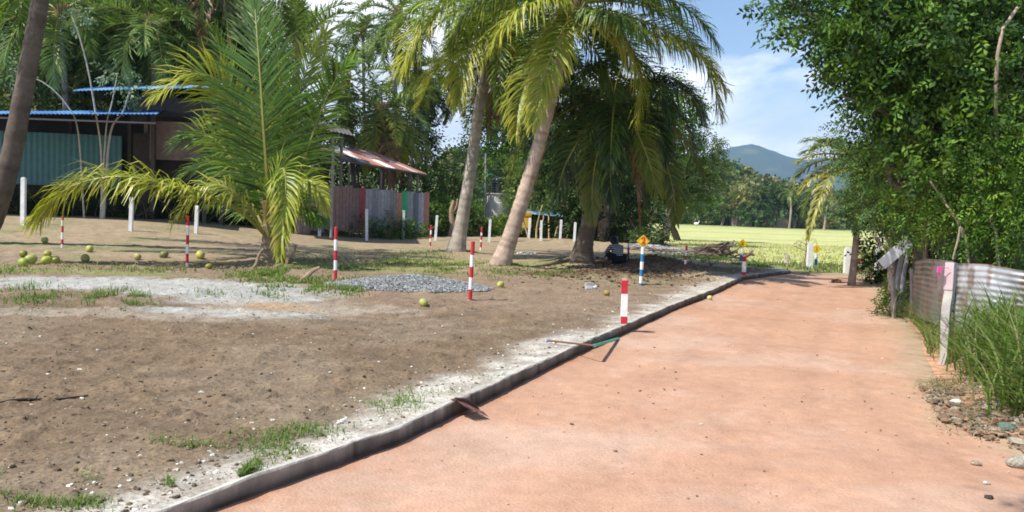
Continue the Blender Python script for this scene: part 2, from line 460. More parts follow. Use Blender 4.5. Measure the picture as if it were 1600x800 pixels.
# kerb: a low cast concrete edge, road face stained and coloured darker to deepen its shade
def kerb():
    ys = np.concatenate([np.linspace(-13, 2.4, 20), np.linspace(2.5, YEND, 1300)])
    x = xk(ys)
    T = np.stack([np.gradient(x), np.gradient(ys)], 1); T /= np.linalg.norm(T, axis=1)[:, None]
    Nn = np.stack([T[:, 1], -T[:, 0]], 1)     # towards the road
    w = .016*(fbm(ys*1.3, ys*0, 150, 3)-.5)*2
    top = KZ+.012*(fbm(ys*2.1, ys*0+3, 151, 3)-.5)
    prof = [(.012, -.15), (.006, -.02), (.0, .045), (-.004, None), (-.012, None), (-.032, None), (-.05, -.1)]
    V = []
    for k, (off, z) in enumerate(prof):
        o = off+w+((.012 if k > 3 else .006)*(vn(ys*9, ys*0+k, 152)-.5))+(.014*(fbm(ys*22, ys*0+k, 157, 3)-.5) if k > 3 else 0)
        zz = top-(.012 if k == 3 else 0)+(.004*(vn(ys*11, ys*0+k, 153)-.5)) if z is None else np.full(len(ys), z)
        V.append(np.stack([x+Nn[:, 0]*o, ys+Nn[:, 1]*o, zz], 1))
    V = np.array(V); npf, n = V.shape[:2]
    i = (np.arange(npf-1)[:, None]*n+np.arange(n-1)).ravel()
    Fq = np.stack([i, i+1, i+n+1, i+n], -1)
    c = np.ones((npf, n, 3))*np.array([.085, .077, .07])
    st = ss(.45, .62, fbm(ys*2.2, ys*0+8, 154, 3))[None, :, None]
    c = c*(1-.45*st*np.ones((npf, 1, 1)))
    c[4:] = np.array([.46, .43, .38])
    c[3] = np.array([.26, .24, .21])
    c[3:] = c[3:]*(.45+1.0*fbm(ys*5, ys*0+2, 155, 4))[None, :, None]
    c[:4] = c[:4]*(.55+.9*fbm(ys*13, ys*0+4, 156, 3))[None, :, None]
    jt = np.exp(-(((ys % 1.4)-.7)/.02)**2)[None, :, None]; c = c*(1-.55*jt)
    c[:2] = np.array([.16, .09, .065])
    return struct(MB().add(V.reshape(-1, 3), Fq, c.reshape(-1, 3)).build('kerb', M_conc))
kerb()

# pebbles, clods
def stones(name, label, cat, pts, r0, r1, cols, m=M_gravel, flat=.6):
    mb = MB()
    for i, p in enumerate(pts):
        r = r0+(r1-r0)*rng.random()**3
        cc = np.array(cols[rng.integers(len(cols))])*(.75+.5*rng.random())
        mb.ball((p[0], p[1], p[2]+r*flat*.25), (r*(.8+.5*rng.random()), r*(.8+.5*rng.random()), r*flat), cc, seg=7, rings=4, bump=.5, seed=i % 60, rot=None)
    return stuff(mb.build(name, m), label, cat)
pts = []
for _ in range(5500):
    y = 2.8*(20/2.8)**rng.random(); x = rng.uniform(-(.72*y+1), xk(y)-.1)
    pts.append((x, y, float(yard_z(np.array(x), np.array(y)))))
stones('soil_clods', 'loose brown clods and pebbles scattered over the yard soil', 'soil clods', pts, .004, .017, [(.15, .115, .08), (.18, .14, .095), (.12, .09, .06), (.22, .17, .12)], M_dirt)
pts = []
for _ in range(1500):
    y = 3*(24/3)**rng.random(); e = abs(rng.normal(0, .35)); x = xk(y)-.12-e
    if rng.random() < .35: x = rng.uniform(-(.72*y+1), xk(y)-.1)
    pts.append((x, y, float(yard_z(np.array(x), np.array(y)))))
stones('lime_chips', 'pale lime and stone chips strewn along the kerb and yard', 'chips', pts, .004, .018, [(.6, .57, .5), (.5, .47, .4), (.66, .62, .56)])
pts = []
for _ in range(420):
    y = 3*(24/3)**rng.random(); x = rng.uniform(xk(y)+.1, xr(y)); pts.append((x, y, .0))
stones('road_pebbles', 'small dark pebbles scattered on the red gravel road', 'pebbles', pts, .004, .014, [(.34, .19, .12), (.5, .32, .22), (.28, .18, .12), (.62, .5, .4)])
pts = []
for _ in range(9000):
    a = rng.uniform(0, 6.28); q = rng.random()**.5*1.04
    x = GP[0]+1.5*q*math.cos(a); y = GP[1]+.92*q*math.sin(a)
    pts.append((x, y, float(zyard(x, y)+zheap(x, y))+.012))
stones('gravel_heap', 'low heap of grey crushed stone beside the striped pole', 'gravel heap', pts, .012, .026, [(.29, .30, .295), (.21, .215, .215), (.37, .38, .375), (.15, .155, .155)])
pts = []
for _ in range(800):
    px = rng.uniform(1440, 1640); py = rng.uniform(600, 700)
    p = onz(px, py, .05)
    if p[0] < xr(p[1])-.25: continue
    pts.append((p[0], p[1], float(zr(p[0], p[1]))+.01))
stones('roadside_rubble', 'heap of grey brown rubble and clods at the grassy right road edge', 'rubble', pts, .012, .055, [(.22, .165, .11), (.25, .19, .13), (.19, .14, .095), (.30, .26, .20), (.28, .17, .11)], M_dirt, .55)

# ------------------------------------------------------------------ palms
def nrm(v): return v/(np.linalg.norm(v, axis=-1, keepdims=True)+1e-9)
def spline(Pt, n):
    Pt = np.asarray(Pt, float)
    Q = np.vstack([2*Pt[0]-Pt[1], Pt, 2*Pt[-1]-Pt[-2]])
    seg = len(Pt)-1; t = np.linspace(0, seg-1e-6, n); i = t.astype(int); f = (t-i)[:, None]
    a, b, c, d = Q[i], Q[i+1], Q[i+2], Q[i+3]
    S = .5*((2*b)+(-a+c)*f+(2*a-5*b+4*c-d)*f**2+(-a+3*b-3*c+d)*f**3)
    L = np.concatenate([[0], np.cumsum(np.linalg.norm(np.diff(S, axis=0), axis=1))])
    u = np.linspace(0, L[-1], n)
    return np.stack([np.interp(u, L, S[:, k]) for k in range(3)], 1)
GREEN = [(.10, .17, .022), (.13, .20, .03), (.075, .14, .025)]
YEL = [(.42, .43, .04), (.34, .38, .04), (.48, .43, .07)]
BRN = [(.30, .16, .06), (.24, .12, .05), (.34, .20, .09)]
def frond_mb(mb, Pt, ll, n=70, dm=1.25, hint=(0, 0, 1), droop=.7, pal=GREEN, pal2=None, w=.045, v=.3, rr=.035, start=.16, rach=None, segs=3, sides=(-1, 1)):
    n = int(n*(dm if segs == 3 else 1.15))
    S = spline(Pt, 26); T = nrm(np.gradient(S, axis=0)); hint = np.array(hint, float)
    tt = np.linspace(0, 1, 26)
    rc = rach if rach is not None else (.34, .33, .08)
    rad = rr*(1-tt)**.7+.006
    mb.tube(S, rad, 5, rc, cap=False)
    for sd in sides:
        t = np.clip(np.linspace(start, .995, n)+rng.normal(0, .25/n, n), start*.9, 1)
        p = np.stack([np.interp(t, tt, S[:, k]) for k in range(3)], 1)
        tn = nrm(np.stack([np.interp(t, tt, T[:, k]) for k in range(3)], 1))
        sv = nrm(np.cross(tn, hint)); nn = np.cross(sv, tn)
        w_ = w*.82
        a = np.interp(t, [start, .5, 1], [R(72), R(55), R(22)])[:, None]+rng.normal(0, .12, (n, 1))
        d = sv*sd*np.sin(a)+tn*np.cos(a)+nn*(v+rng.normal(0, .20, (n, 1)))
        d = nrm(d)
        ln = ll*np.interp(t, [start, start+.15, .45, .8, 1], [.45, .85, 1, .72, .35])*(1+rng.normal(0, .09, n))
        g = np.array([0, 0, -1.0])
        q = p.copy(); dd = d.copy(); pts = [q]; ds = [dd]
        dr = droop*(1+rng.normal(0, .38, (n, 1)))
        for k in range(segs):
            q = q+dd*(ln/segs)[:, None]; pts.append(q)
            dd = nrm(dd+g*dr*(.35+.45*k)); ds.append(dd)
        wd = nrm(np.cross(nn, dd*0+d)); 
        prof = [.5, 1, .85, .12] if segs == 3 else [.6, 1, .12]
        ww = w_*(1+rng.normal(0, .15, n))[:, None]
        Vv = []
        for k in range(segs+1):
            Vv += [pts[k]-wd*ww*prof[k]/2, pts[k]+wd*ww*prof[k]/2]
        Vv = np.stack(Vv, 1)
        m = 2*(segs+1)
        base = np.arange(n)[:, None]*m
        fs = np.concatenate([np.stack([base[:, 0]+2*k, base[:, 0]+2*k+1, base[:, 0]+2*k+3, base[:, 0]+2*k+2], -1) for k in range(segs)])
        pc = np.array(pal)[rng.integers(len(pal), size=n)]*np.clip(1+rng.normal(0, .30, (n, 1)), .35, 2)
        col = np.repeat(pc[:, None], m, 1)
        if pal2 is not None:
            pe = np.array(pal2)[rng.integers(len(pal2), size=n)]
            k = np.linspace(0, 1, segs+1).repeat(2)[None, :, None]
            f = np.clip((t[:, None, None]*.9+k*.8-.45)*1.2+rng.normal(0, .12, (n, 1, 1)), 0, 1)
            col = col*(1-f)+pe[:, None]*f
        mb.add(Vv.reshape(-1, 3), fs, np.clip(col, .005, 1).reshape(-1, 3))
def auto_path(c, az, el, ln, bend, n=7):
    p = np.array(c, float); out = [p.copy()]
    for k in range(n):
        e = el-bend*((k+.5)/n)**1.25
        p = p+np.array([math.cos(az)*math.cos(e), math.sin(az)*math.cos(e), math.sin(e)])*ln/n
        out.append(p.copy())
    return out
def palm_trunk(th, path, r0, r1, n=90, c1=(.34, .27, .21), c2=(.20, .15, .115), flare=1.7, sides=12, ring=.05, name='trunk', rc=.22):
    S = spline(path, n); t = np.linspace(0, 1, n)
    L = np.linalg.norm(np.diff(S, axis=0), axis=1).sum()
    r = r0+(r1-r0)*t; r = r*(1+(flare-1)*np.exp(-t*L/.45))
    ph = (t*L/.13+.25*vn(t*30, t*0, 5)) % 1.0
    r = r*(1+ring*(ph-.5))
    col = np.array(c1)*(1-np.clip((ph-.62)*4, 0, 1)[:, None]*.30*(.4+.9*vn(t*55, t*0, 9))[:, None])*(.8+.4*vn(t*40, t*0, 7))[:, None]
    col = col*(1-np.exp(-t*L/.5)[:, None]*.3)+np.array(c2)*np.exp(-t*L/.5)[:, None]*.3
    return MB().tube(S, r, sides, col, wob=.05).build(name, M_bark, th, smooth=True)
def palm(name_label, group, base, path, r0, r1, fronds, crown_c, nuts=0, name='coconut_palm', ring=.05, flare=1.7, boot=True, c1=(.34, .27, .21), n=90):
    th = thing(name, name_label, 'palm tree', base, group)
    palm_trunk(th, path, r0, r1, c1=c1, ring=ring, flare=flare, n=n)
    for f in fronds:
        mb = MB(); f = dict(f); pt = f.pop('p'); frond_mb(mb, pt, **f); o = mb.build('frond', M_palm, th)
        if f.get('pal') is BRN: o['label'] = 'dry brown hanging frond'
    cc = np.array(crown_c)
    if boot:
        mb = MB()
        for k in range(16):
            a = k*2.4; q = [cc+np.array([math.cos(a)*.10, math.sin(a)*.10, -.55+.03*k]), cc+np.array([math.cos(a)*.22, math.sin(a)*.22, -.15+.03*k]), cc+np.array([math.cos(a)*.30, math.sin(a)*.30, .25+.02*k])]
            mb.tube(spline(q, 5), [.10, .08, .06, .05, .04], 5, (.30, .22, .11))
        mb.build('leaf_sheath', M_bark, th)
    for k in range(nuts):
        a = rng.uniform(0, 6.28); q = cc+np.array([math.cos(a)*rng.uniform(.28, .45), math.sin(a)*rng.uniform(.28, .45), rng.uniform(-.65, -.1)])
        MB().ball(q, (.11, .11, .14), (.33, .34, .07), bump=.06, seed=k).build('coconut', M_nut, th, smooth=True)
    return th
def px_path(pts):   # [(px,py,depth)]
    return [P(*q) for q in pts]
def generic_fronds(c, k, ln, az0=0, el=(.9, -.5), bend=1.5, ll=.75, n=46, skip=None, pal=GREEN, pal2=None, w=.05, droop=.8, segs=3):
    out = []
    for i in range(k):
        az = az0+i*2.399; f = (i+.5)/k
        e = el[0]+(el[1]-el[0])*f+rng.normal(0, .08)
        if skip and skip(az % 6.283, e): continue
        p2 = pal2 if (pal2 is not None and f > .45) else None
        out.append(dict(p=auto_path(c, az, e, ln*(.85+.3*rng.random()), bend*(.8+.4*rng.random())), ll=ll, n=n, pal=pal, pal2=p2, w=w, droop=droop, segs=segs))
    return out
BR = [(.18, .26, .025), (.24, .29, .03), (.12, .20, .025), (.30, .32, .04)]      # brighter, nearer fronds
GP_KEY = 'palms'
DKF = [(.06, .11, .02), (.08, .13, .025)]
# --- young palm in front of the sheds (D)
bD = G(430, 407); yD = bD[1]
def D(pts): return px_path([(a, b, yD+d) for a, b, d in pts])
GN = [(.10, .20, .018), (.14, .24, .022), (.075, .155, .02), (.19, .27, .03)]
fD = [
 dict(p=D([(428, 385, 0), (412, 364, -.2), (364, 322, -.7), (292, 298, -1.1), (212, 278, -1.4), (150, 280, -1.5), (100, 300, -1.6), (58, 345, -1.6)]), ll=1.45, n=120, droop=.95, pal=[(.27, .33, .03), (.32, .35, .035), (.20, .28, .03)], pal2=YEL, w=.055, v=.15, rr=.05, start=.28),
 dict(p=D([(425, 380, 0), (420, 330, -.1), (416, 260, -.25), (411, 190, -.35), (407, 127, -.3), (402, 60, -.1), (398, 5, .2)]), ll=1.5, n=105, hint=(-.1, -1, .1), droop=.12, pal=[(.06, .135, .018), (.085, .16, .02)], w=.05, v=.1, rr=.05, start=.12),
 dict(p=D([(422, 380, 0), (405, 300, .3), (385, 220, .5), (360, 160, .5), (330, 120, .3), (292, 118, 0), (245, 150, -.3)]), ll=1.3, n=80, hint=(-.5, -.7, .5), droop=.5, pal=GN, pal2=YEL, w=.05, v=.2, start=.2),
 dict(p=D([(432, 380, 0), (445, 300, .3), (455, 220, .6), (470, 140, .8), (488, 85, .9), (510, 50, .9)]), ll=1.05, n=80, hint=(.4, -.9, .2), droop=.3, pal=GN, pal2=[(.26, .32, .06)], w=.05, v=.15, start=.15),
 dict(p=D([(434, 380, 0), (455, 310, .2), (480, 235, .3), (503, 170, .4), (530, 115, .3), (556, 90, .2)]), ll=.95, n=75, hint=(.3, -.7, .6), droop=.5, pal=GN, w=.05, v=.2, start=.2),
 dict(p=D([(426, 385, -.1), (416, 330, -.7), (428, 285, -1.2), (442, 262, -1.5), (447, 290, -1.8), (443, 345, -1.9), (438, 398, -1.9)]), ll=.75, n=70, hint=(0, -.8, .6), droop=.9, pal=GN, pal2=YEL, w=.045, v=.1, start=.3),
 dict(p=D([(432, 385, -.1), (448, 320, -.5), (466, 285, -.8), (488, 284, -1.0), (500, 300, -1.1), (510, 330, -1.1)]), ll=.6, n=60, hint=(0, -.5, .8), droop=1.1, pal=GN, pal2=YEL, w=.045, v=.1, start=.25),
 dict(p=D([(424, 385, 0), (400, 330, .4), (375, 275, .8), (350, 230, 1.0), (312, 208, 1.1), (275, 225, 1.1)]), ll=1.2, n=75, hint=(-.4, -.6, .7), droop=.6, pal=GN, w=.05, v=.2, start=.2),
 dict(p=D([(422, 385, -.1), (395, 335, -.5), (365, 300, -.8), (330, 290, -.9), (290, 320, -1.0), (270, 350, -1.0)]), ll=.95, n=65, hint=(-.2, -.3, 1), droop=1.1, pal=[(.20, .25, .06), (.28, .30, .12)], pal2=YEL, w=.05, v=.1, start=.25),
 dict(p=D([(430, 380, .1), (436, 300, .7), (440, 200, 1.3), (436, 110, 1.7), (428, 30, 1.9)]), ll=1.0, n=80, hint=(.3, -.9, .1), droop=.25, pal=GN, w=.05, v=.2, start=.15),
 dict(p=D([(424, 380, .1), (404, 290, .9), (378, 190, 1.5), (352, 110, 1.8), (335, 50, 1.8)]), ll=1.1, n=80, hint=(-.3, -.9, .1), droop=.3, pal=GN, w=.05, v=.2, start=.15),
 dict(p=D([(424, 380, .1), (398, 320, .9), (350, 270, 1.6), (310, 260, 2.0), (280, 280, 2.1)]), ll=1.1, n=75, hint=(-.2, -.4, .9), droop=.8, pal=GN, w=.05, v=.2, start=.2),
 dict(p=D([(430, 380, .1), (440, 290, 1.2), (448, 210, 2.2), (450, 150, 3.0)]), ll=1.2, n=70, hint=(.1, -1, .3), droop=.4, pal=DKF, w=.05, v=.2, start=.15),
 dict(p=D([(428, 380, .1), (430, 310, 1.3), (415, 250, 2.3), (400, 210, 3.2)]), ll=1.1, n=60, hint=(0, 0, 1), droop=.6, pal=GN, w=.05, v=.3, start=.2),
 dict(p=D([(430, 380, 0), (440, 340, -.4), (470, 320, -.6), (500, 345, -.8)]), ll=.8, n=45, hint=(0, -.5, 1), droop=1.1, pal=GN, w=.05, v=.1, start=.2),
]
palm('young short trunked palm with a long yellow green frond reaching left across the yard', 'coconut palms in the yard', bD,
     [bD-[0, 0, .1], P(427, 385, yD), P(430, 352, yD)], .20, .26, fD, P(428, 350, yD)+[0, 0, .15], name='coconut_palm', flare=1.5, c1=(.30, .22, .15), n=24)
# --- palm A (grey trunk, crown at the top of the frame)
bA = G(712, 392); yA = bA[1]; cA = P(784, 0, yA)
def A_(pts): return px_path([(a, b, yA+d) for a, b, d in pts])
fA = generic_fronds(cA, 30, 4.6, .4, (1.1, -.5), 1.5, .95, 60, pal=GREEN+BR[:2], w=.05)
fA += [
 dict(p=A_([(784, 0, 0), (745, -8, -1), (700, 10, -1.8), (660, 45, -2.4), (630, 110, -2.8)]), ll=1.49, n=104, droop=1.3, pal=BR, pal2=YEL, w=.055),
 dict(p=A_([(784, 5, 0), (750, 30, -.8), (715, 65, -1.2), (680, 110, -1.4), (655, 165, -1.5)]), ll=1.30, n=91, droop=1.2, pal=BR, pal2=YEL, w=.055),
 dict(p=A_([(784, 0, 0), (770, 20, -1), (740, 60, -1.8), (722, 110, -2.2), (716, 160, -2.3)]), ll=1.30, n=91, droop=1.2, pal=BR, pal2=YEL, w=.055, hint=(0, -.6, .7)),
 dict(p=A_([(784, 0, 0), (780, 50, -.5), (772, 120, -.6), (766, 205, -.6)]), ll=0.91, n=104, droop=1.4, pal=BRN, w=.045, rach=(.25, .13, .06)),
 dict(p=A_([(784, 5, 0), (790, 60, -.4), (784, 120, -.5), (780, 190, -.5)]), ll=0.91, n=104, droop=1.4, pal=BRN, w=.045, rach=(.25, .13, .06)),
 dict(p=A_([(784, 5, 0), (765, 50, .3), (748, 110, .5), (742, 160, .5)]), ll=0.91, n=91, droop=1.3, pal=BRN+DKF, w=.05, rach=(.2, .13, .06)),
 dict(p=A_([(784, 5, 0), (800, 60, .3), (806, 120, .5), (803, 175, .5)]), ll=1.17, n=91, droop=1.3, pal=DKF, w=.05, rach=(.2, .13, .06)),
 dict(p=A_([(784, 0, 0), (810, 20, -1.3), (830, 60, -2), (825, 120, -2.2)]), ll=1.23, n=78, droop=1.2, pal=BR, w=.05),
]
palm('tall grey trunked coconut palm at left of the leaning ringed palm', 'coconut palms in the yard', bA,
     [bA-[0, 0, .1], P(722, 345, yA), P(736, 260, yA), P(748, 175, yA), P(763, 95, yA), P(784, 5, yA)], .21, .14, fA, cA, 6, flare=1.75, c1=(.44, .385, .33), ring=.02)
# --- palm B (leaning, ringed trunk)
bB = G(780, 414); yB = bB[1]; cB = P(897, 8, yB)
def B_(pts): return px_path([(a, b, yB+d) for a, b, d in pts])
YB = [(.32, .33, .05), (.38, .36, .06)]
fB = generic_fronds(cB, 24, 3.8, 1.9, (1.2, .0), 1.4, .85, 60, pal=GREEN+BR[:1], w=.045, skip=lambda az, e: math.sin(az) < -.45 and e < .5)
fB += [
 dict(p=B_([(897, 8, 0), (890, 26, -.5), (868, 72, -.9), (855, 105, -1.0), (842, 150, -1.0), (832, 196, -1.0)]), ll=0.89, n=97, droop=.9, pal=BR, pal2=YEL, w=.05, v=.1, hint=(-.2, -.9, .3), start=.1),
 dict(p=B_([(897, 8, 0), (908, 34, -.5), (940, 40, -.9), (972, 64, -1.0), (990, 98, -1.0), (1002, 135, -1.0), (996, 190, -1.0)]), ll=1.00, n=103, droop=1.5, pal=YB, pal2=YEL, w=.05, v=.05, start=.1),
 dict(p=B_([(897, 8, 0), (942, 20, .2), (985, 27, .4), (1037, 47, .5), (1092, 82, .5), (1114, 125, .5), (1126, 180, .5)]), ll=1.12, n=109, droop=1.1, pal=GREEN+BR[:2], pal2=[(.22, .25, .06)], w=.05, v=.1),
 dict(p=B_([(897, 8, 0), (950, -18, .6), (1010, -14, 1.0), (1060, 5, 1.2), (1098, 36, 1.2), (1122, 74, 1.2)]), ll=1.06, n=97, droop=1.5, pal=GREEN, w=.05, v=.1),
 dict(p=B_([(897, 10, 0), (950, 60, .9), (1017, 112, 1.4), (1064, 128, 1.6), (1085, 158, 1.6), (1097, 190, 1.6)]), ll=1.00, n=92, droop=1.1, pal=GREEN+BR[:1], w=.05, v=.1),
 dict(p=B_([(897, 8, 0), (960, 35, -.4), (1020, 52, -.7), (1070, 72, -.9), (1108, 100, -1), (1132, 140, -1)]), ll=1.06, n=97, droop=1.3, pal=BR, pal2=YEL, w=.05, v=.1),
 dict(p=B_([(897, 8, 0), (860, -18, -.2), (810, -22, -.4), (760, -5, -.6), (722, 30, -.7), (705, 70, -.7)]), ll=1.18, n=103, droop=1.2, pal=GREEN+BR, w=.05, v=.05),
 dict(p=B_([(897, 8, 0), (865, 0, -.9), (825, 8, -1.5), (790, 35, -1.8), (768, 75, -1.9)]), ll=1.06, n=92, droop=1.4, pal=BR, pal2=YEL, w=.05, v=.05),
 dict(p=B_([(897, 10, 0), (930, 20, -1.0), (965, 22, -1.7), (1000, 45, -2.1), (1030, 85, -2.2)]), ll=1.00, n=92, droop=1.5, pal=GREEN, w=.05, v=.05),
 dict(p=B_([(897, 10, 0), (920, 60, .8), (948, 110, 1.2), (965, 170, 1.3)]), ll=0.94, n=69, droop=1.2, pal=GREEN, w=.05, hint=(0, -.8, .5)),
 dict(p=B_([(897, 10, 0), (870, 50, .8), (835, 100, 1.3), (812, 160, 1.5), (805, 210, 1.5)]), ll=1.00, n=80, droop=1.2, pal=GREEN, pal2=YEL, w=.05, hint=(0, -.6, .7)),
 dict(p=B_([(897, 10, 0), (948, 60, -.4), (975, 85, -.5), (965, 120, -.5), (960, 142, -.5)]), ll=0.12, n=13, droop=.5, pal=YEL, w=.03, rach=(.55, .42, .06), rr=.03),
]
palm('leaning coconut palm with a ringed brown trunk, nearest trunk to the gravel heap', 'coconut palms in the yard', bB,
     [bB-[0, 0, .1], P(799, 365, yB), P(826, 280, yB), P(846, 212, yB), P(866, 135, yB), P(884, 60, yB), P(897, 12, yB)], .20, .13, fB, cB, 5, flare=1.55, c1=(.50, .385, .30), ring=.10)
# --- palm C (shaded, drooping to the ground)
bC = G(908, 408); yC = bC[1]; cC = P(963, 158, yC)
def C_(pts): return px_path([(a, b, yC+d) for a, b, d in pts])
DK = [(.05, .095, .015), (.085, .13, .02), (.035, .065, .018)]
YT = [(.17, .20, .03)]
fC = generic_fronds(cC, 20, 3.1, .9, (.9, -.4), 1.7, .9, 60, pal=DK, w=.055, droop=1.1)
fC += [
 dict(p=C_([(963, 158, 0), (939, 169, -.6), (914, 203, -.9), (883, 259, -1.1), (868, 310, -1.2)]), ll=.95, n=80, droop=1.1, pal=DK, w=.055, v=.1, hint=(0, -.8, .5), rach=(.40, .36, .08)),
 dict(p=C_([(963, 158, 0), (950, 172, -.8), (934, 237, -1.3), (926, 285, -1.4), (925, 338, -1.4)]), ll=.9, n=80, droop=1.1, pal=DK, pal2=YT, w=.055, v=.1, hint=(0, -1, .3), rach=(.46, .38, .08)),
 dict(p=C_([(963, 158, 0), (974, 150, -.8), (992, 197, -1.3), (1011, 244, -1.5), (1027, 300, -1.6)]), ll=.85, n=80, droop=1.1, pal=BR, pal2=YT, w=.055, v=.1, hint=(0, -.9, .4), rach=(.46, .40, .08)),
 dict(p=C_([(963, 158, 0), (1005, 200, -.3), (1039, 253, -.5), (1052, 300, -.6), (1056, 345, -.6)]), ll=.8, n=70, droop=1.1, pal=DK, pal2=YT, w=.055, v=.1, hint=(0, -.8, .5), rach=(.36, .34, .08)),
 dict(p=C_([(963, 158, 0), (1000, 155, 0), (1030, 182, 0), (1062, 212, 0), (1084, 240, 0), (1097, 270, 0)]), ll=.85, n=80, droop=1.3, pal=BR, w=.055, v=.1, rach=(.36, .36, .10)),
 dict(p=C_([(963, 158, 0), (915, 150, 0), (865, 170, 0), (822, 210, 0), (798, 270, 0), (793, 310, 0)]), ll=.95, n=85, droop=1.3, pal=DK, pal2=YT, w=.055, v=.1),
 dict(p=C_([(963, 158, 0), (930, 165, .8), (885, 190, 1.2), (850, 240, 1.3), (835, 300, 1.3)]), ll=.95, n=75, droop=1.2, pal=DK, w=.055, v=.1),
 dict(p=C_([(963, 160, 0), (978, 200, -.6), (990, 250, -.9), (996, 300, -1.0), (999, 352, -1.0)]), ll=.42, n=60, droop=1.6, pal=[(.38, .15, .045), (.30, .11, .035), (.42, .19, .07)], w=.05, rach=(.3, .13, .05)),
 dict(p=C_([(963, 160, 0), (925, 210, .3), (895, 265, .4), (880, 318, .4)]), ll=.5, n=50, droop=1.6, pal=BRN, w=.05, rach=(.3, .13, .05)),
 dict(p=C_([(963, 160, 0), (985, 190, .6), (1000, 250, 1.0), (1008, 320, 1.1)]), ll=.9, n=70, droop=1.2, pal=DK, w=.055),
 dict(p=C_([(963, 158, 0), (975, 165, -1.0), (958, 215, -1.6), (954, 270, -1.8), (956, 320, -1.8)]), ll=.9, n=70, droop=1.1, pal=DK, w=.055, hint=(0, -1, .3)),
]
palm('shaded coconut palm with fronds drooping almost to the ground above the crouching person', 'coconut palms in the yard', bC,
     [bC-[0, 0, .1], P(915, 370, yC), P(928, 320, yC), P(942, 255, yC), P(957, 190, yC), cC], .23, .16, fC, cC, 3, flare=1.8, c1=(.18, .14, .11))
# root of palm C lying on the soil
rt = [G(898, 406)+[0, 0, .06], G(880, 410)+[0, 0, .04], G(850, 416)+[0, 0, .02], G(815, 419)-[0, 0, .0]]
rt[0][0] += 0.05
# --- dark palm at the left edge (crown above the frame, dead fronds hanging)
yE = 21.0; bE = P(-42, 400, yE); bE[2] = H(bE[0], bE[1])
cE = P(95, -190, yE)
fE = generic_fronds(cE, 16, 4.6, .3, (1.1, -.2), 1.5, .95, 50, pal=GREEN, w=.055)
palm('dark coconut palm trunk leaning at the left edge of the yard', 'coconut palms in the yard', bE,
     [bE-[0, 0, .1], P(-12, 340, yE), P(14, 260, yE), P(34, 160, yE), P(56, 40, yE), P(74, -60, yE), cE], .27, .17, fE, cE, 4, flare=1.5, c1=(.13, .105, .085))

# --- palms standing behind the sheds and the hedge; crowns as in the photograph
def bgpalm(label, cx, cy, dep, ln, k=15, tx=None, base_z=.3, el=(1.0, -.6), pal=GREEN, pal2=None, bend=1.5, tr=.14, az0=0, ll=.95, nl=52, w=.085, group='coconut palms behind the sheds', nuts=3, extra=(), name='coconut_palm', c1=(.22, .19, .16)):
    c = P(cx, cy, dep); bx = c.copy() if tx is None else P(tx, cy+50, dep)
    b = np.array([bx[0], dep, base_z])
    mid = (b+c)/2+np.array([(b[0]-c[0])*.12, 0, 0])
    fr = generic_fronds(c, int(k*1.2), ln, az0, el, bend, ll, nl, pal=pal, pal2=pal2, w=w, droop=1.0, segs=2)
    for e in extra: fr.append(dict(p=px_path(e[0]), ll=e[1], n=nl+10, pal=e[2], w=w, droop=e[3], segs=3, hint=e[4]))
    return palm(label, group, b, [b, mid, c], tr*1.15, tr*.85, fr, c, nuts, name=name, n=40, c1=c1)
MG = [(.15, .22, .045), (.19, .25, .06), (.10, .17, .04)]
bgpalm('palm with drooping yellow green fronds right above the rusty tin roof', 598, 172, 46, 4.4, 18, 600, .2, (.9, -.7), MG, YEL, 1.6, extra=[
   ([(598, 172, 46), (570, 168, 45), (540, 182, 44), (520, 215, 44), (515, 250, 44)], 1.3, MG, 1.3, (0, 0, 1)),
   ([(598, 172, 46), (622, 190, 45), (645, 225, 44.5), (665, 275, 44.5)], 1.3, BR, 1.3, (0, 0, 1)),
   ([(598, 172, 46), (600, 200, 45), (608, 240, 44), (612, 290, 44)], 1.2, BRN, 1.3, (0, -.5, 1)),
   ([(598, 172, 46), (630, 156, 45.5), (655, 150, 45), (680, 158, 45)], 1.1, MG, 1.3, (0, 0, 1))])
bgpalm('big leafy palm crown filling the space between the young palm and the rusty roof palm', 540, 125, 48, 4.6, 14, 560, .2, (1.3, -.6), MG, None, 1.5, az0=.5, ll=1.1)
bgpalm('palm with one upright frond against the sky behind the young palm', 466, 75, 42, 4.2, 15, 462, .2, (1.45, -.2), MG, None, 1.2, az0=1.5, extra=[
   ([(466, 90, 42), (465, 50, 42), (464, 10, 42), (463, -20, 42)], 1.0, MG, .15, (0, -1, 0))])
bgpalm('small distant palm crown against the sky left of the tall thin palm', 567, 48, 66, 3.0, 13, 575, .2, (1.0, -.5), GREEN, None, 1.5, az0=.2)
bgpalm('tall thin palm with pale nuts under its crown, tallest behind the tin roof', 622, 22, 56, 4.8, 18, 619, .2, (1.1, -.7), GREEN, None, 1.5, az0=.9, nuts=10)
bgpalm('palm with a yellowish heart between two thin trunks behind the tin roof', 652, 108, 58, 3.6, 16, 643, .2, (.9, -.7), BR, YEL, 1.6, az0=1.2)
bgpalm('dark thin palm with a drooping crown, rightmost of those behind the tin roof', 672, 138, 60, 3.3, 15, 666, .2, (.9, -.8), DK, None, 1.7, az0=2.2)
bgpalm('far palm with yellow fronds seen past the grey trunk above the hedge', 764, 160, 62, 3.4, 15, 762, .2, (.9, -.6), MG, YEL, 1.6, az0=.7)
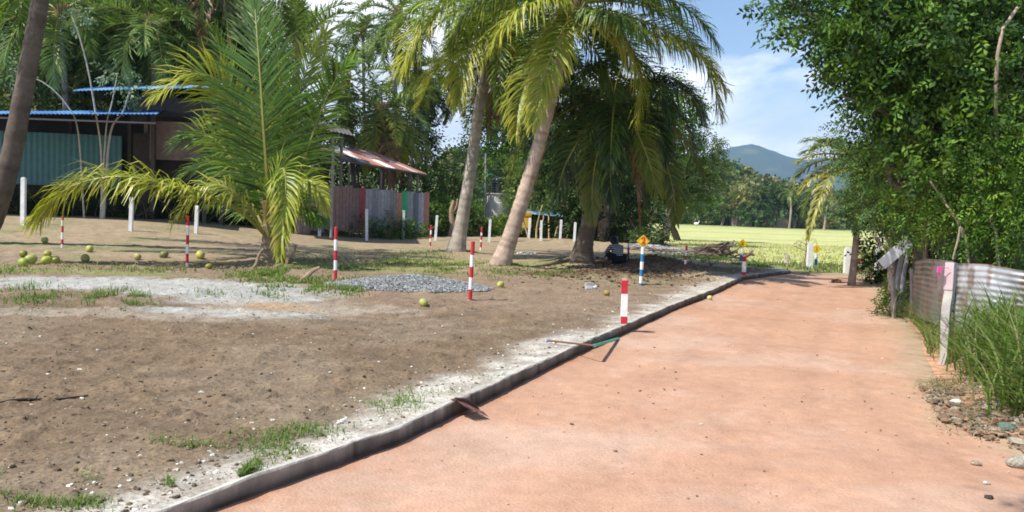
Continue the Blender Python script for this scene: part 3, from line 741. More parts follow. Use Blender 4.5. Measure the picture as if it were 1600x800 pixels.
bgpalm('palm with hanging brown leaf base above the teal wall, next to the leftmost trunk', 160, 65, 40, 4.0, 16, 185, .5, (.7, -.9), GREEN, None, 1.6, az0=.4, extra=[
   ([(165, -20, 39), (168, 30, 39), (166, 70, 39), (160, 120, 39)], .8, [(.14, .12, .04)], 1.6, (0, -1, 0)),
   ([(160, 65, 40), (135, 60, 39), (105, 72, 38.5), (85, 95, 38)], 1.2, GREEN, 1.3, (0, 0, 1))])
bgpalm('tall palm with long brown green dead fronds hanging above the blue upper roof', 300, -60, 38, 4.6, 16, 385, .5, (1.0, -.8), DK, None, 1.6, az0=.1, extra=[
   ([(300, -60, 38), (330, -40, 37), (350, 0, 36.5), (356, 60, 36.5), (350, 100, 36.5)], 1.1, [(.17, .14, .05), (.12, .13, .04)], 1.5, (0, 0, 1)),
   ([(300, -60, 38), (315, -20, 37), (318, 30, 36.5), (316, 75, 36.5)], .9, BRN, 1.5, (0, -1, .2)),
   ([(300, -60, 38), (260, -40, 37), (235, 0, 36.5), (225, 50, 36.5)], 1.1, GREEN, 1.5, (0, 0, 1))])
bgpalm('palm crown filling the upper left corner beside the dark trunk', 95, 20, 36, 4.2, 17, 110, .5, (1.0, -.6), MG, None, 1.5, az0=2.0, ll=1.0)
bgpalm('palm crown hanging over the upper blue roof', 238, 40, 36, 3.8, 16, 250, .5, (.9, -.7), MG, None, 1.6, az0=.8, ll=1.0)
bgpalm('broad palm crown rising behind the young palm above the shed roof', 385, 30, 44, 4.4, 14, 400, .4, (1.3, -.4), MG, None, 1.4, az0=.6)
# small palm beside the paddy on the right
cR = P(1345, 262, 20.5); bR = np.array([P(1332, 417, 20.5)[0], 20.5, -.0]); bR[2] = H(bR[0], bR[1])
fR = generic_fronds(cR, 10, 2.0, .3, (1.1, .0), 1.5, .55, 45, pal=MG, w=.045)
for q, pp, dr in [([(1345, 262, 20.5), (1325, 262, 20), (1300, 272, 19.6), (1285, 300, 19.4), (1268, 345, 19.3), (1262, 372, 19.3)], [(.30, .29, .05), (.26, .27, .06)], 1.0),
                  ([(1345, 262, 20.5), (1315, 255, 20), (1285, 268, 19.8), (1262, 285, 19.6), (1250, 300, 19.6)], [(.30, .28, .06)], .8),
                  ([(1345, 262, 20.5), (1320, 245, 20.5), (1290, 240, 20.3), (1262, 245, 20.2), (1243, 255, 20.2)], [(.24, .25, .06)], .8),
                  ([(1345, 262, 20.5), (1335, 235, 20.7), (1310, 220, 20.6), (1285, 222, 20.6), (1270, 235, 20.6)], DK, .8),
                  ([(1345, 262, 20.5), (1340, 290, 20), (1335, 330, 19.8), (1335, 365, 19.8)], DK, .9),
                  ([(1345, 262, 20.5), (1365, 290, 20.1), (1372, 330, 20)], [(.36, .32, .06)], .9)]:
    fR.append(dict(p=px_path(q), ll=.36, n=55, pal=pp, w=.045, droop=dr, hint=(0, -.3, 1), rr=.02))
palm('small coconut palm with thin yellow fronds at the right end of the red road', 'coconut palms in the yard', bR, [bR, (bR+cR)/2+[.03, 0, 0], cR], .085, .065, fR, cR, 0, flare=1.25, c1=(.34, .28, .22), n=30)

# ------------------------------------------------------------------ broadleaf trees
def sprigs(mb, cen, rad, n, leaf, pal, k=9, droop=.25, shell=.55, up=.0, wl=.45, twig=None, folded=False):
    "n little twigs in an ellipsoid, each with k leaves"
    cen = np.array(cen, float); rad = np.broadcast_to(np.array(rad, float), (3,))
    d = nrm(rng.normal(size=(n, 3))); r = shell+(1-shell)*rng.random((n, 1))**.6
    r = r*(1+.35*(vn(d[:, 0]*2+cen[0]*3, d[:, 2]*2+d[:, 1]*2+cen[1], 33)-.5)[:, None])
    p = cen+d*r*rad
    ax = nrm(d*.8+rng.normal(size=(n, 3))*.55+np.array([0, 0, up-droop]))
    tl = (leaf*k*.42 if twig is None else twig)*(.7+.6*rng.random((n, 1)))
    sd = nrm(np.cross(ax, rng.normal(size=(n, 3))))
    nn = np.cross(ax, sd)
    pc = np.array(pal)[rng.integers(len(pal), size=n)]*(.40+.95*rng.random((n, 1)))
    Vs = []; Cs = []
    for j in range(k):
        t = (j+.6)/k; s = 1 if j % 2 else -1
        q = p+ax*tl*t
        dr = nrm(sd*s*(1.0 if j < k-1 else .1)+ax*.7+nn*rng.normal(0, .35, (n, 1))+np.array([0, 0, -droop])*.8)
        wv = nrm(np.cross(dr, nn+rng.normal(0, .35, (n, 3))))
        l = leaf*(.75+.5*rng.random((n, 1)))
        Vs.append(np.stack([q, q+dr*l*.5+wv*l*wl*.5, q+dr*l, q+dr*l*.5-wv*l*wl*.5], 1))
        Cs.append(np.repeat((pc*(.9+.2*rng.random((n, 1))))[:, None], 4, 1))
    Vv = np.concatenate(Vs).reshape(-1, 3); Cc = np.concatenate(Cs).reshape(-1, 3)
    N = len(Vv)//4
    mb.add(Vv, np.arange(N*4).reshape(-1, 4), Cc)
def limb(mb, a, b, r0, r1, col=(.24, .20, .16), sag=.12, n=9, sides=7):
    a = np.array(a, float); b = np.array(b, float); m1 = a+(b-a)*.35+rng.normal(0, sag, 3)*np.linalg.norm(b-a)*.5; m2 = a+(b-a)*.7+rng.normal(0, sag, 3)*np.linalg.norm(b-a)*.4
    mb.tube(spline([a, m1, m2, b], n), np.linspace(r0, r1, n), sides, col, wob=.12)
def tree(label, base, clumps, trunk, leaf=.1, dens=160, pal=None, group=None, name='broadleaf_tree', col=(.24, .20, .16), r=.2, limbs=True, k=9, matl=None, wl=.45, shell=.5, cat='tree', droop=.25, parts=('trunk', 'crown')):
    "clumps: (centre, radius or 3 radii, weight)"
    th = thing(name, label, cat, base, group)
    tr = MB(); S = spline(trunk, 16); tr.tube(S, np.linspace(r*1.25, r*.6, 16), 9, col, wob=.15)
    if limbs:
        for cl in clumps:
            j = rng.integers(5, 15); limb(tr, S[j], np.array(cl[0]), r*.38, r*.07, col)
    tr.build(parts[0], M_bark, th, smooth=True)
    cr_ = MB()
    for cl in clumps:
        rr = np.broadcast_to(np.array(cl[1], float), (3,)); a = (rr[0]*rr[1]*rr[2])**(2/3)
        sprigs(cr_, cl[0], rr, max(6, int(dens*a*cl[2])), leaf, pal, k, wl=wl, shell=shell, droop=droop)
    cr_.build(parts[1], matl or M_leaf, th)
    return th
LG = [(.10, .21, .03), (.07, .15, .025), (.15, .26, .035), (.04, .09, .02), (.03, .07, .018)]  # the darkest greens stand in for shade in the crown gaps
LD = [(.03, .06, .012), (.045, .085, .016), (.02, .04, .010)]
LL = [(.16, .26, .045), (.13, .23, .04), (.21, .28, .06), (.10, .17, .035)]
LY = [(.20, .20, .06), (.13, .17, .05), (.10, .15, .04)]
def pc(px, py, dep, r, w=1.0): return (P(px, py, dep), r, w)

# right-hand roadside thicket: one large spreading tree and smaller ones under it
X_ = 'trees along the right side of the road'
bt = P(1500, 440, 12.5); bt[2] = .1
cl = []
for (px, py, d, r) in [(1180, -8, 12.5, .55), (1230, 20, 12.5, .75), (1285, 45, 12.3, .8), (1270, 100, 12.2, .55), (1300, 140, 12.2, .6), (1295, 180, 12.2, .32), (1340, 20, 12, .9), (1370, 80, 12, .85), (1350, 130, 12.1, .45),
                       (1420, 20, 12, 1.0), (1420, 110, 12, .8), (1430, 180, 12.2, .75), (1400, 130, 12.5, .6), (1490, 30, 12.2, 1.0), (1480, 130, 11.8, .9), (1560, 40, 12.5, .9), (1580, 120, 11.8, .9),
                       (1640, 20, 12, 1.1), (1640, 150, 12, 1.1), (1540, 190, 11.6, .8), (1470, 230, 11.6, .8), (1240, -50, 12.5, 1.0), (1340, -70, 12.5, 1.2), (1450, -80, 12.5, 1.3), (1560, -80, 12.5, 1.3), (1680, -60, 12.5, 1.4),
                       (1320, 60, 14, 1.1), (1420, 60, 14.5, 1.3), (1520, 100, 14.5, 1.4), (1600, 200, 14, 1.3), (1246, 150, 12.2, .18), (1262, 68, 12.2, .5)]:
    if px < 1400: px, r = px+42+(28 if py > 60 else 0), r*.84
    cl.append(pc(px, py, d, (r, r*1.1, r*.85)))
tree('largest leafy tree overhanging the right side of the red road against the sky', bt, cl, [bt-[0, 0, .2], P(1490, 300, 12.8), P(1480, 180, 13), P(1470, 60, 13.2)], .105, 210, LG, X_, col=(.14, .115, .095), r=.20)
bt = P(1580, 430, 12); bt[2] = .1
tree('tree with bare pale forked branches at the upper right corner', bt, [pc(1590, 90, 13.5, 1.0), pc(1560, 10, 13.5, 1.0), pc(1640, 30, 13.5, 1.1)],
     [bt-[0, 0, .2], P(1560, 300, 11.9), P(1556, 170, 11.2), P(1562, 60, 11.0), P(1590, 12, 11.0)], .10, 120, LG, X_, col=(.40, .32, .25), r=.035)
bt = P(1398, 440, 15.2); bt[2] = .1
cl = [pc(px, py, d, (r, r, r*.8)) for px, py, d, r in [(1350, 200, 15.5, .45), (1380, 230, 15.2, .6), (1360, 265, 15, .45), (1410, 270, 14.8, .7), (1390, 310, 15, .65), (1430, 320, 14.6, .6), (1440, 250, 14.2, .6), (1410, 215, 15.4, .55), (1345, 235, 15.8, .35), (1335, 290, 15.8, .35), (1352, 320, 15.6, .4), (1420, 355, 14.8, .45), (1330, 250, 16, .3), (1470, 330, 14, .5)]]
tree('feathery blue green tree at the left end of the roadside thicket', bt, cl, [bt-[0, 0, .2], P(1395, 380, 15.2), P(1402, 320, 15.2), P(1395, 250, 15.3)], .07, 420, [(.09, .19, .06), (.12, .22, .065), (.06, .13, .04), (.19, .27, .06)], X_, r=.08, k=13, wl=.35)
bt = P(1455, 440, 13.2); bt[2] = .1
cl = [pc(px, py, d, (r, r, r*.75)) for px, py, d, r in [(1430, 290, 12.6, .6), (1480, 270, 12, .65), (1500, 320, 11.6, .6), (1460, 345, 12, .5), (1540, 290, 11.4, .7), (1590, 260, 11.2, .8), (1530, 350, 11.2, .5), (1575, 330, 11, .6), (1620, 330, 11, .8), (1415, 345, 13.4, .4), (1475, 210, 12.2, .6), (1630, 240, 11.2, .9)]]
tree('bushy tree with fine pinnate leaves leaning over the tin sheet', bt, cl, [bt-[0, 0, .2], P(1450, 385, 13), P(1462, 330, 12.8), P(1475, 280, 12.4)], .075, 340, [(.11, .23, .03), (.14, .26, .035), (.075, .16, .028), (.20, .30, .04)], X_, r=.08, k=13, wl=.35)
for lab, px, w_, r in [('dark slim trunk just right of the tilted white board', 1432, .7, .08), ('pair trunk standing behind the left end of the tin sheet', 1470, .6, .10), ('dark tree trunk behind the middle of the tin sheet', 1520, .8, .09), ('dark tree behind the right part of the tin sheet', 1585, .9, .11)]:
    bt = P(px, 430, 14.5); bt[2] = .1
    tree(lab, bt, [pc(px+rng.uniform(-20, 20), 250, 15.2, .9, .8), pc(px+30, 310, 15.5, .8, .8), pc(px-15, 350, 16, .6, .7), pc(px+20, 180, 15, 1.0, .7)], [bt-[0, 0, .2], P(px+4, 370, 14.5), P(px-4, 300, 14.6), P(px+6, 220, 14.8)], .10, 120, LD, X_, r=r, col=(.16, .13, .105))
# a dense belt behind the thicket so the sky does not show low down; dark leaves stand in for inner shade
bt = P(1600, 440, 20); bt[2] = 0
cl = [(P(px, py, d), ((1.5, 1.5, 1.3) if d > 18 else (.95, .8, .85)), 1.0 if d > 18 else 1.8) for px, py, d in [(1440, 300, 20), (1500, 250, 21), (1500, 340, 20), (1560, 300, 20), (1560, 200, 21), (1620, 330, 19), (1640, 240, 20), (1440, 370, 21), (1520, 385, 20), (1600, 385, 20), (1330, 30, 16), (1365, 90, 16), (1345, -20, 16), (1410, 40, 16.5), (1420, 120, 16.5), (1440, 180, 17), (1440, 200, 22), (1620, 120, 21), (1500, 140, 22), (1700, 300, 20), (1700, 180, 20)]]
tree('dark background tree filling the gap behind the roadside thicket', bt, cl, [bt, P(1600, 300, 20), P(1590, 200, 20)], .16, 60, LD, X_, r=.25)

bt = np.array([4.6, -4.0, .1])
tree('unseen tree added behind the photographer to shade the near road corner', bt, [((-1.7, 1.25, 8.7), (.45, .4, .35), 3.0), ((2.4, .0, 9.0), (.9, .8, .7), 1.0), ((2.9, -.6, 8.6), (1.8, 1.6, 1.2), 1.0), ((4.2, -2.4, 8.4), (2.0, 2.0, 1.5), 1.0)], [bt-[0, 0, .2], (4.7, -3.6, 2.5), (4.3, -2.8, 5.0), (3.6, -1.6, 7.2)], .14, 110, LG, X_, r=.16)  # out of view, added to throw a shadow on the near right road
# roadside shrubs at the foot of the thicket
def shrub(label, px, py, r, n, leaf, pal, group='shrubs at the right road edge', h=None, dep=None, k=7, name='shrub'):
    b = G(px, py) if dep is None else P(px, py, dep)
    if dep is not None: b[2] = H(b[0], b[1])
    h = h or r*.9
    th = thing(name, label, 'shrub', b, group)
    st = MB()
    for i in range(7):
        a = rng.uniform(0, 6.28); limb(st, b, b+[math.cos(a)*r*.6, math.sin(a)*r*.6, h*rng.uniform(.9, 1.5)], .018, .006, (.2, .17, .1), n=5, sides=5)
    st.build('stem', M_bark, th)
    m = MB(); sprigs(m, b+[0, 0, h], (r, r, h*1.05), n, leaf, pal, k, shell=.35); m.build('foliage', M_leaf, th)
    return th
shrub('round dark shrub at the road bend below the small palm', 1372, 441, .55, 420, .07, LG)
shrub('low shrub under the tilted white board', 1402, 478, .26, 220, .07, LL)
shrub('small yellow flowering shrub behind the tilted white board', 1418, 436, .4, 220, .07, LL+[(.45, .36, .03)])
shrub('low green weed at the foot of the short grey post', 1392, 492, .22, 110, .06, LL)
shrub('bright green leggy shrub rising at the right border beside the tin sheet', 1592, 440, .5, 330, .07, [(.12, .24, .03), (.10, .20, .03)], dep=11.6, h=1.15)
shrub('grey green bush leaning over the tin sheet near the right border', 1530, 410, .5, 260, .06, [(.16, .19, .12), (.12, .15, .09)], dep=11.8, h=1.1)

# trees behind the sheds and the hedge
J = 'trees behind the yard'
def bigtree(label, px, dep, clumps, leaf, dens, pal, bz=.2, r=.3, **k):
    b = np.array([P(px, 350, dep)[0], dep, bz])
    cl = [(P(a, c, dep+d), (rr, rr, rr*.85), 1.0) for a, c, d, rr in clumps]
    top = cl[0][0]
    return tree(label, b, cl, [b, (b+top)/2+[.3, 0, 0], top], leaf, dens, pal, J, r=r, **k)
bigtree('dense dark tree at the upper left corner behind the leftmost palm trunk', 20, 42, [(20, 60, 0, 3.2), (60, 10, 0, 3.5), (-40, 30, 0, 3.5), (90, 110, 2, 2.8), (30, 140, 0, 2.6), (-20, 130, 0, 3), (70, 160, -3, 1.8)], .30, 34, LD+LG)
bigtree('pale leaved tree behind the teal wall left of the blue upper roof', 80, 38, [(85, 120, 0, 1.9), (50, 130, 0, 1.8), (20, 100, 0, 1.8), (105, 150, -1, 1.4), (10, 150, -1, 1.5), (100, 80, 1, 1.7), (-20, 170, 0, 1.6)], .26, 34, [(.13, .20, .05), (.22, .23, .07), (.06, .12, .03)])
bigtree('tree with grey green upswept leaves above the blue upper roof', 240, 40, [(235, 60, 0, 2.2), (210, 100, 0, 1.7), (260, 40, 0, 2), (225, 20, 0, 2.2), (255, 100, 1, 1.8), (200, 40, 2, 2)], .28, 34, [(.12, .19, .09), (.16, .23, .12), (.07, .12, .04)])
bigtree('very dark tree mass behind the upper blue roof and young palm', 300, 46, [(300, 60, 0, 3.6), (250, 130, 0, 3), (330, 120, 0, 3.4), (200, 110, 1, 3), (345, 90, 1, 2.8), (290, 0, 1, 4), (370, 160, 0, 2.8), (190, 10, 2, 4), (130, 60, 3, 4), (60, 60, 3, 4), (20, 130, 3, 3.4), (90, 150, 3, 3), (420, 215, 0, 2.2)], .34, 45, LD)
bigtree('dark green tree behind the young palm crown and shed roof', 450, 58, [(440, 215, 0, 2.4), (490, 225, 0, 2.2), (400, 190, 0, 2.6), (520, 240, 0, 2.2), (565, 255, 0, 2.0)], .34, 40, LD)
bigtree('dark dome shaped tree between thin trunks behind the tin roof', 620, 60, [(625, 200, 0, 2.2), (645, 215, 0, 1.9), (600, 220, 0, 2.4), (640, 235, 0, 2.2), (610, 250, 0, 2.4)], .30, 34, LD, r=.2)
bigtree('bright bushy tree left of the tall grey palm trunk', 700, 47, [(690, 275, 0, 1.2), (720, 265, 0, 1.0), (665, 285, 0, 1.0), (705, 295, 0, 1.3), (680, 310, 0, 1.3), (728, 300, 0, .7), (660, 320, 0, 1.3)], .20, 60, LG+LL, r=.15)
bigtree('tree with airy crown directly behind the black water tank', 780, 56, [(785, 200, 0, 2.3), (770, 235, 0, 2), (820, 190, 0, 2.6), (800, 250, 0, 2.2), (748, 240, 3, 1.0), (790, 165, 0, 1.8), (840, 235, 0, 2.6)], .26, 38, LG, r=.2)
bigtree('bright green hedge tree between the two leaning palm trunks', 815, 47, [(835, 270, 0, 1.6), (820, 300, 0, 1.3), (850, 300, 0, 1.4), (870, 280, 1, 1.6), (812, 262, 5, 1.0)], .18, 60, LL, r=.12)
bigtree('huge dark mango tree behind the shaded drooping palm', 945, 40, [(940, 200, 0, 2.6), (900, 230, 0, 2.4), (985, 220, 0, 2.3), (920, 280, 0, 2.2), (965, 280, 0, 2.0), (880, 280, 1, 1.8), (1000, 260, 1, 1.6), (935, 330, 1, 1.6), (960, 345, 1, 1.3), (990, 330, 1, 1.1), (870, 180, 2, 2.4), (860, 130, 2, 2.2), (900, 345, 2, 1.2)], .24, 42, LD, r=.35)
bigtree('green tree top showing between the palm fronds left of the mountain', 1040, 46, [(1045, 190, 0, 2.0), (1060, 165, 0, 1.4), (1030, 160, 0, 1.8), (1005, 200, 0, 2), (1068, 200, 0, 1.3), (1020, 240, 0, 1.6)], .22, 48, LG, r=.2)
# crooked tree in front of the paddy
bT = G(1063, 384); yT = bT[1]
cl = [(P(a, c, yT+d), (rr, rr, rr*.85), 1.0) for a, c, d, rr in [(1100, 240, 0, 1.1), (1075, 245, 0, 1.0), (1120, 265, 0, .8), (1085, 275, 0, 1.1), (1050, 285, 0, 1.0), (1110, 295, 0, .8), (1065, 310, 0, .9), (1040, 305, 0, .8), (1090, 315, 0, .7), (1030, 262, 1, 1.0), (1115, 230, 0, .6), (1055, 330, 0, .45), (1085, 218, 0, .6)]]
tree('crooked dark trunked tree standing before the paddy field', bT, cl, [bT-[0, 0, .2], P(1055, 365, yT), P(1046, 340, yT), P(1060, 300, yT), P(1080, 260, yT)], .17, 190, [(.05, .10, .02), (.075, .13, .025), (.13, .17, .05)], J, col=(.05, .042, .035), r=.21)

# ------------------------------------------------------------------ hedges and weeds behind the yard posts
HP = [(-60, 352), (60, 352), (200, 358), (310, 362), (420, 364), (500, 366), (573, 374), (630, 371), (700, 372), (765, 374), (825, 371), (880, 370), (930, 374), (1000, 378)]
def strip(label, px0, px1, py, dep0, dep1, h, n, leaf, pal, th=.8, name='hedge', cat='hedge', group='hedges and weeds behind the white posts'):
    a = P(px0, py, dep0); b = P(px1, py, dep1)
    t = thing(name, label, cat, ((a[0]+b[0])/2, (a[1]+b[1])/2, H((a[0]+b[0])/2, (a[1]+b[1])/2)), group)
    mb = MB(); L_ = np.linalg.norm((b-a)[:2]); k = max(2, int(L_/1.0)); st = MB()
    for i in range(k):
        f = (i+.5)/k; c = a+(b-a)*f+rng.normal(0, .2, 3); z = H(c[0], c[1]); hh = h*rng.uniform(.6, 1.2)
        sprigs(mb, (c[0], c[1], z+hh*.5), (.8, th, hh*.55), n//k, leaf, pal, 7, shell=.3)
        for q in range(3): limb(st, (c[0]+rng.normal(0, .3), c[1]-.3, z-.05), (c[0]+rng.normal(0, .5), c[1]-.4+rng.normal(0, .3), z+hh*rng.uniform(.7, 1.2)), .02, .008, (.26, .2, .13), n=5, sides=4)
    mb.build('foliage', M_leaf, t); st.build('stem', M_bark, t)
strip('low dark weeds under the teal wall at the left', -80, 190, 350, 32, 34, 1.0, 900, .12, LD)
strip('dark weeds behind the young palm at the foot of the shed', 200, 470, 360, 33, 35, .8, 700, .12, LD)
strip('sparse green weeds against the coloured plank fence', 550, 668, 366, 35.5, 38, .9, 500, .12, LG)
strip('bushy green hedge around the tall grey palm trunk', 672, 748, 370, 43, 44, 2.2, 1500, .14, LG+LL)
strip('leafy hedge below the black water tank', 750, 812, 370, 44.5, 45.5, 1.1, 1100, .14, LL)
strip('mixed hedge right of the leaning ringed palm trunk', 812, 900, 368, 46, 48, 1.05, 1100, .13, LY+LG)
strip('dark undergrowth below the big mango tree', 900, 1030, 370, 42, 38, 1.5, 1500, .13, LD)
strip('light green bush beside the field behind the crouching person', 1004, 1026, 372, 38, 38, .7, 260, .10, [(.13, .2, .07), (.1, .17, .05)], .5)
# dry stalks standing in the hedge
for i, (px, py, dep, hh, lean) in enumerate([(838, 372, 45, 1.9, .3), (848, 372, 45, 1.7, -.2), (858, 373, 45, 2.1, .1), (866, 372, 45.5, 1.8, .4), (885, 372, 45, 2.2, -.1), (892, 372, 45, 1.7, .3), (826, 372, 45, 1.5, -.4)]):
    b = P(px, py, dep); b[2] = H(b[0], b[1])
    m = MB(); limb(m, b-[0, 0, .1], b+[lean, .1, hh], .06, .035, (.50, .38, .22), n=7, sides=6)
    o = m.build('dry_stalk', M_bark, at=b)
    tag(o, ['tan dry stalk left of two close ones in the hedge under the blue low roof', 'tan dry stalk leaning left under the blue low roof', 'tallest tan dry stalk under the blue low roof', 'tan dry stalk leaning right behind the paired posts', 'tall thin dry stalk near the dark tree shade', 'short dry stalk leaning right at the edge of the dark shade', 'dry stalk leaning left next to the leaning ringed palm'][i], 'dry stalk', 'dry stalks in the hedge')
b = P(704, 374, 41); b[2] = H(b[0], b[1])
m = MB(); m.tube(spline([b, b+[.08, 0, .7], b+[-.02, 0, 1.3], b+[.12, 0, 1.9]], 10), np.linspace(.17, .1, 10), 8, (.38, .27, .17), wob=.2)
m.tube(spline([b+[0, 0, 1.2], b+[.25, 0, 1.6], b+[.3, 0, 2.0]], 6), np.linspace(.08, .05, 6), 6, (.38, .27, .17))
tag(m.build('tree_stump', M_bark, at=b), 'broken tan tree stump left of the grey palm trunk in the hedge', 'stump')

# ------------------------------------------------------------------ sheds
def plane_slab(mb, c4, th, cols, n, corr=.03, pitch=.12, mi=0):
    "corrugated slab over quad c4 (near-left, near-right, far-right, far-left), sheets run from near to far"
    c4 = [np.array(q, float) for q in c4]
    w = max(np.linalg.norm(c4[1]-c4[0]), .1); nu = int(min(420, max(8, w/pitch*6)))
    nrmv = nrm(np.cross(c4[1]-c4[0], c4[3]-c4[0])); nrmv = nrmv*(1 if nrmv[2] > 0 else -1)
    u = np.linspace(0, 1, nu+1); nv = 7; v = np.linspace(0, 1, nv)
    Pn = c4[0][None, None]*((1-u)[:, None, None]*(1-v)[None, :, None])+c4[1][None, None]*(u[:, None, None]*(1-v)[None, :, None])+c4[2][None, None]*(u[:, None, None]*v[None, :, None])+c4[3][None, None]*((1-u)[:, None, None]*v[None, :, None])
    off = corr*.5*np.sin(u*w/pitch*2*math.pi)
    for s in (0, -1):
        V = Pn+nrmv*(off[:, None, None]+s*th)
        i = (np.arange(nu)[:, None]*nv+np.arange(nv-1)).ravel()
        Fq = np.stack([i, i+1, i+nv+1, i+nv], -1)
        k = np.minimum((u*n).astype(int), n-1)
        col = np.array(cols)[k % len(cols)][:, None, :]*np.ones((1, nv, 1))
        if len(cols) > 1:
            alt = np.array(cols)[(k*7+3) % len(cols)][:, None, :]*np.ones((1, nv, 1))
            col = np.where((v > .52)[None, :, None], alt, col)
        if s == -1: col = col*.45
        mb.add(V.reshape(-1, 3), Fq, col.reshape(-1, 3), mi)
def wall(mb, a, b, z0, z1, col, th=.06):
    a = np.array(a, float)[:2]; b = np.array(b, float)[:2]; L_ = np.linalg.norm(b-a); an = math.atan2(b[1]-a[1], b[0]-a[0])
    mb.box(((a[0]+b[0])/2, (a[1]+b[1])/2, (z0+z1)/2), (L_, th, z1-z0), col, rz=an)
def cor_wall(mb, a, b, z0, z1, cols, n=1, pitch=.18, amp=.02):
    a = np.array(a, float)[:2]; b = np.array(b, float)[:2]; L_ = np.linalg.norm(b-a); nu = int(L_/pitch*6)
    u = np.linspace(0, 1, nu+1); d = (b-a)/L_; nn = np.array([d[1], -d[0]])
    q = a+(b-a)*u[:, None]+nn*(amp*np.sin(u*L_/pitch*2*math.pi))[:, None]
    for s in (0, .012):
        qq = q-nn*s
        V = np.concatenate([np.column_stack([qq, np.full(nu+1, z0)]), np.column_stack([qq, z1+0*u])])
        i = np.arange(nu); Fq = np.stack([i, i+1, i+nu+2, i+nu+1], -1)
        k = np.minimum((u*n).astype(int), n-1); c = np.array(cols)[k % len(cols)]
        mb.add(V, Fq, np.concatenate([c*.85, c]))
BL = (.12, .30, .62); DKM = (.05, .045, .045)
# teal walled shed at the left
s1 = thing('shed', 'long dark shed with teal wall and blue edged roof at the left', 'shed', (P(60, 350, 33)[0], 33, .6))
zT, zB = P(90, 208, 33)[2], P(90, 290, 33)[2]
m = MB(); cor_wall(m, (P(-120, 250, 33)[0], 32.4), (P(190, 250, 33.4)[0], 33.4), zB, zT, [(.035, .15, .165)], 1, .22, .015)
o = m.build('wall', M_metal, s1); o['label'] = 'teal sheet wall'
m = MB(); cor_wall(m, (P(-120, 250, 33.6)[0], 33.1), (P(190, 250, 34)[0], 34), .3, zB+.1, [(.07, .055, .045)], 1, .3, .01)
m.box((P(40, 250, 35.3)[0], 35.3, 2.7), (12.5, .1, 4.9), (.05, .045, .04))
m.box((P(215, 250, 33)[0], 33.6, 2.3), (.9, .12, 4.0), (.06, .05, .045))
o = m.build('wall', M_wood, s1); o['label'] = 'dark lower boards'
m = MB()
for px, c in [(-60, (.06, .05, .045)), (98, (.07, .06, .05)), (192, (.08, .07, .06)), (218, (.20, .18, .17))]:
    q = P(px, 250, 33.2); m.box((q[0], 33.8, 2.6), (.14, .14, 4.3), c); m.build('post', M_wood, s1); m = MB()
m = MB(); zl = P(60, 184, 29)[2]; zr_ = P(240, 178, 29)[2]; zl2 = P(-110, 176, 29)[2]
plane_slab(m, [(P(-120, 180, 29)[0], 29, zl), (P(244, 178, 29)[0], 29, zr_), (P(250, 168, 35)[0], 35.5, zr_+.88), (P(-130, 170, 35)[0], 35.5, zl+.72)], .02, [BL, (.10, .26, .56), (.14, .33, .66)], 9, .03, .15)
m.box(((P(-120, 180, 29)[0]+P(244, 178, 29)[0])/2, 29.0, zl-.05), (P(244, 178, 29)[0]-P(-120, 180, 29)[0], .06, .06), (.06, .05, .05))
m.build('roof', M_metal, s1)
# upper store with blue roof, brown panel
s2 = thing('shed', 'taller shed part with upper blue roof and brown board panel behind the young palm', 'shed', (P(290, 350, 34)[0], 34, .5))
m = MB(); za = P(220, 142, 31)[2]
plane_slab(m, [(P(112, 142, 31)[0], 31, P(112, 142, 31)[2]), (P(345, 136, 31)[0], 31, P(345, 136, 31)[2]), (P(352, 124, 37)[0], 37.5, P(345, 136, 31)[2]+1.2), (P(130, 132, 37)[0], 37.5, P(112, 142, 31)[2]+1.05)], .02, [(.15, .34, .66), (.20, .42, .74)], 7, .03, .15)
m.build('roof', M_metal, s2)
m = MB(); z1 = P(265, 190, 33)[2]; z0 = P(265, 250, 33)[2]
cor_wall(m, (P(234, 220, 33)[0], 33), (P(318, 220, 33)[0], 33.1), z0, z1, [(.24, .17, .15), (.21, .15, .135)], 5, .9, .006)
o = m.build('panel', M_wood, s2); o['label'] = 'dusty brown board panel'
m = MB()
wall(m, (P(232, 0, 34)[0], 34), (P(470, 0, 35.5)[0], 35.5), .3, P(265, 182, 34)[2], (.055, .045, .04))
wall(m, (P(205, 0, 35)[0], 35), (P(345, 0, 35)[0], 35), P(265, 182, 34)[2]-.2, P(265, 148, 34)[2], (.13, .13, .14))
m.build('wall', M_wood, s2)
m = MB()
for px in (236, 318, 345): q = P(px, 250, 32.6); m = MB(); m.box((q[0], 32.8, 2.8), (.15, .15, 4.6), (.09, .075, .065)); m.build('post', M_wood, s2)
# middle roof with dark underside
s3 = thing('shed', 'dark low pitched open roof on a thin post left of the rusty roof', 'shed', (P(470, 350, 33)[0], 33, .4))
m = MB()
q = [P(360, 172, 30), P(552, 212, 31), P(545, 206, 37), P(350, 150, 37)]
plane_slab(m, [q[0], q[1], q[2]+[0, 0, .1], q[3]+[0, 0, .1]], .05, [(.13, .11, .10)], 1, .03, .15); m.build('roof', M_metal, s3)
m = MB(); qq = P(520, 215, 31.6); m.tube([(qq[0], 31.7, .3), (qq[0], 31.7, qq[2])], .06, 8, (.26, .25, .23)); m.build('post', M_wood, s3); m = MB(); qq = P(534, 215, 36); m.tube([(qq[0], 36, .3), (qq[0], 36, qq[2])], .07, 8, (.22, .21, .20))
m.build('post', M_wood, s3)
m = MB(); wall(m, (P(400, 0, 37)[0], 37), (P(520, 0, 38.5)[0], 38.5), .3, 3.4, (.045, .04, .035)); m.build('wall', M_wood, s3)
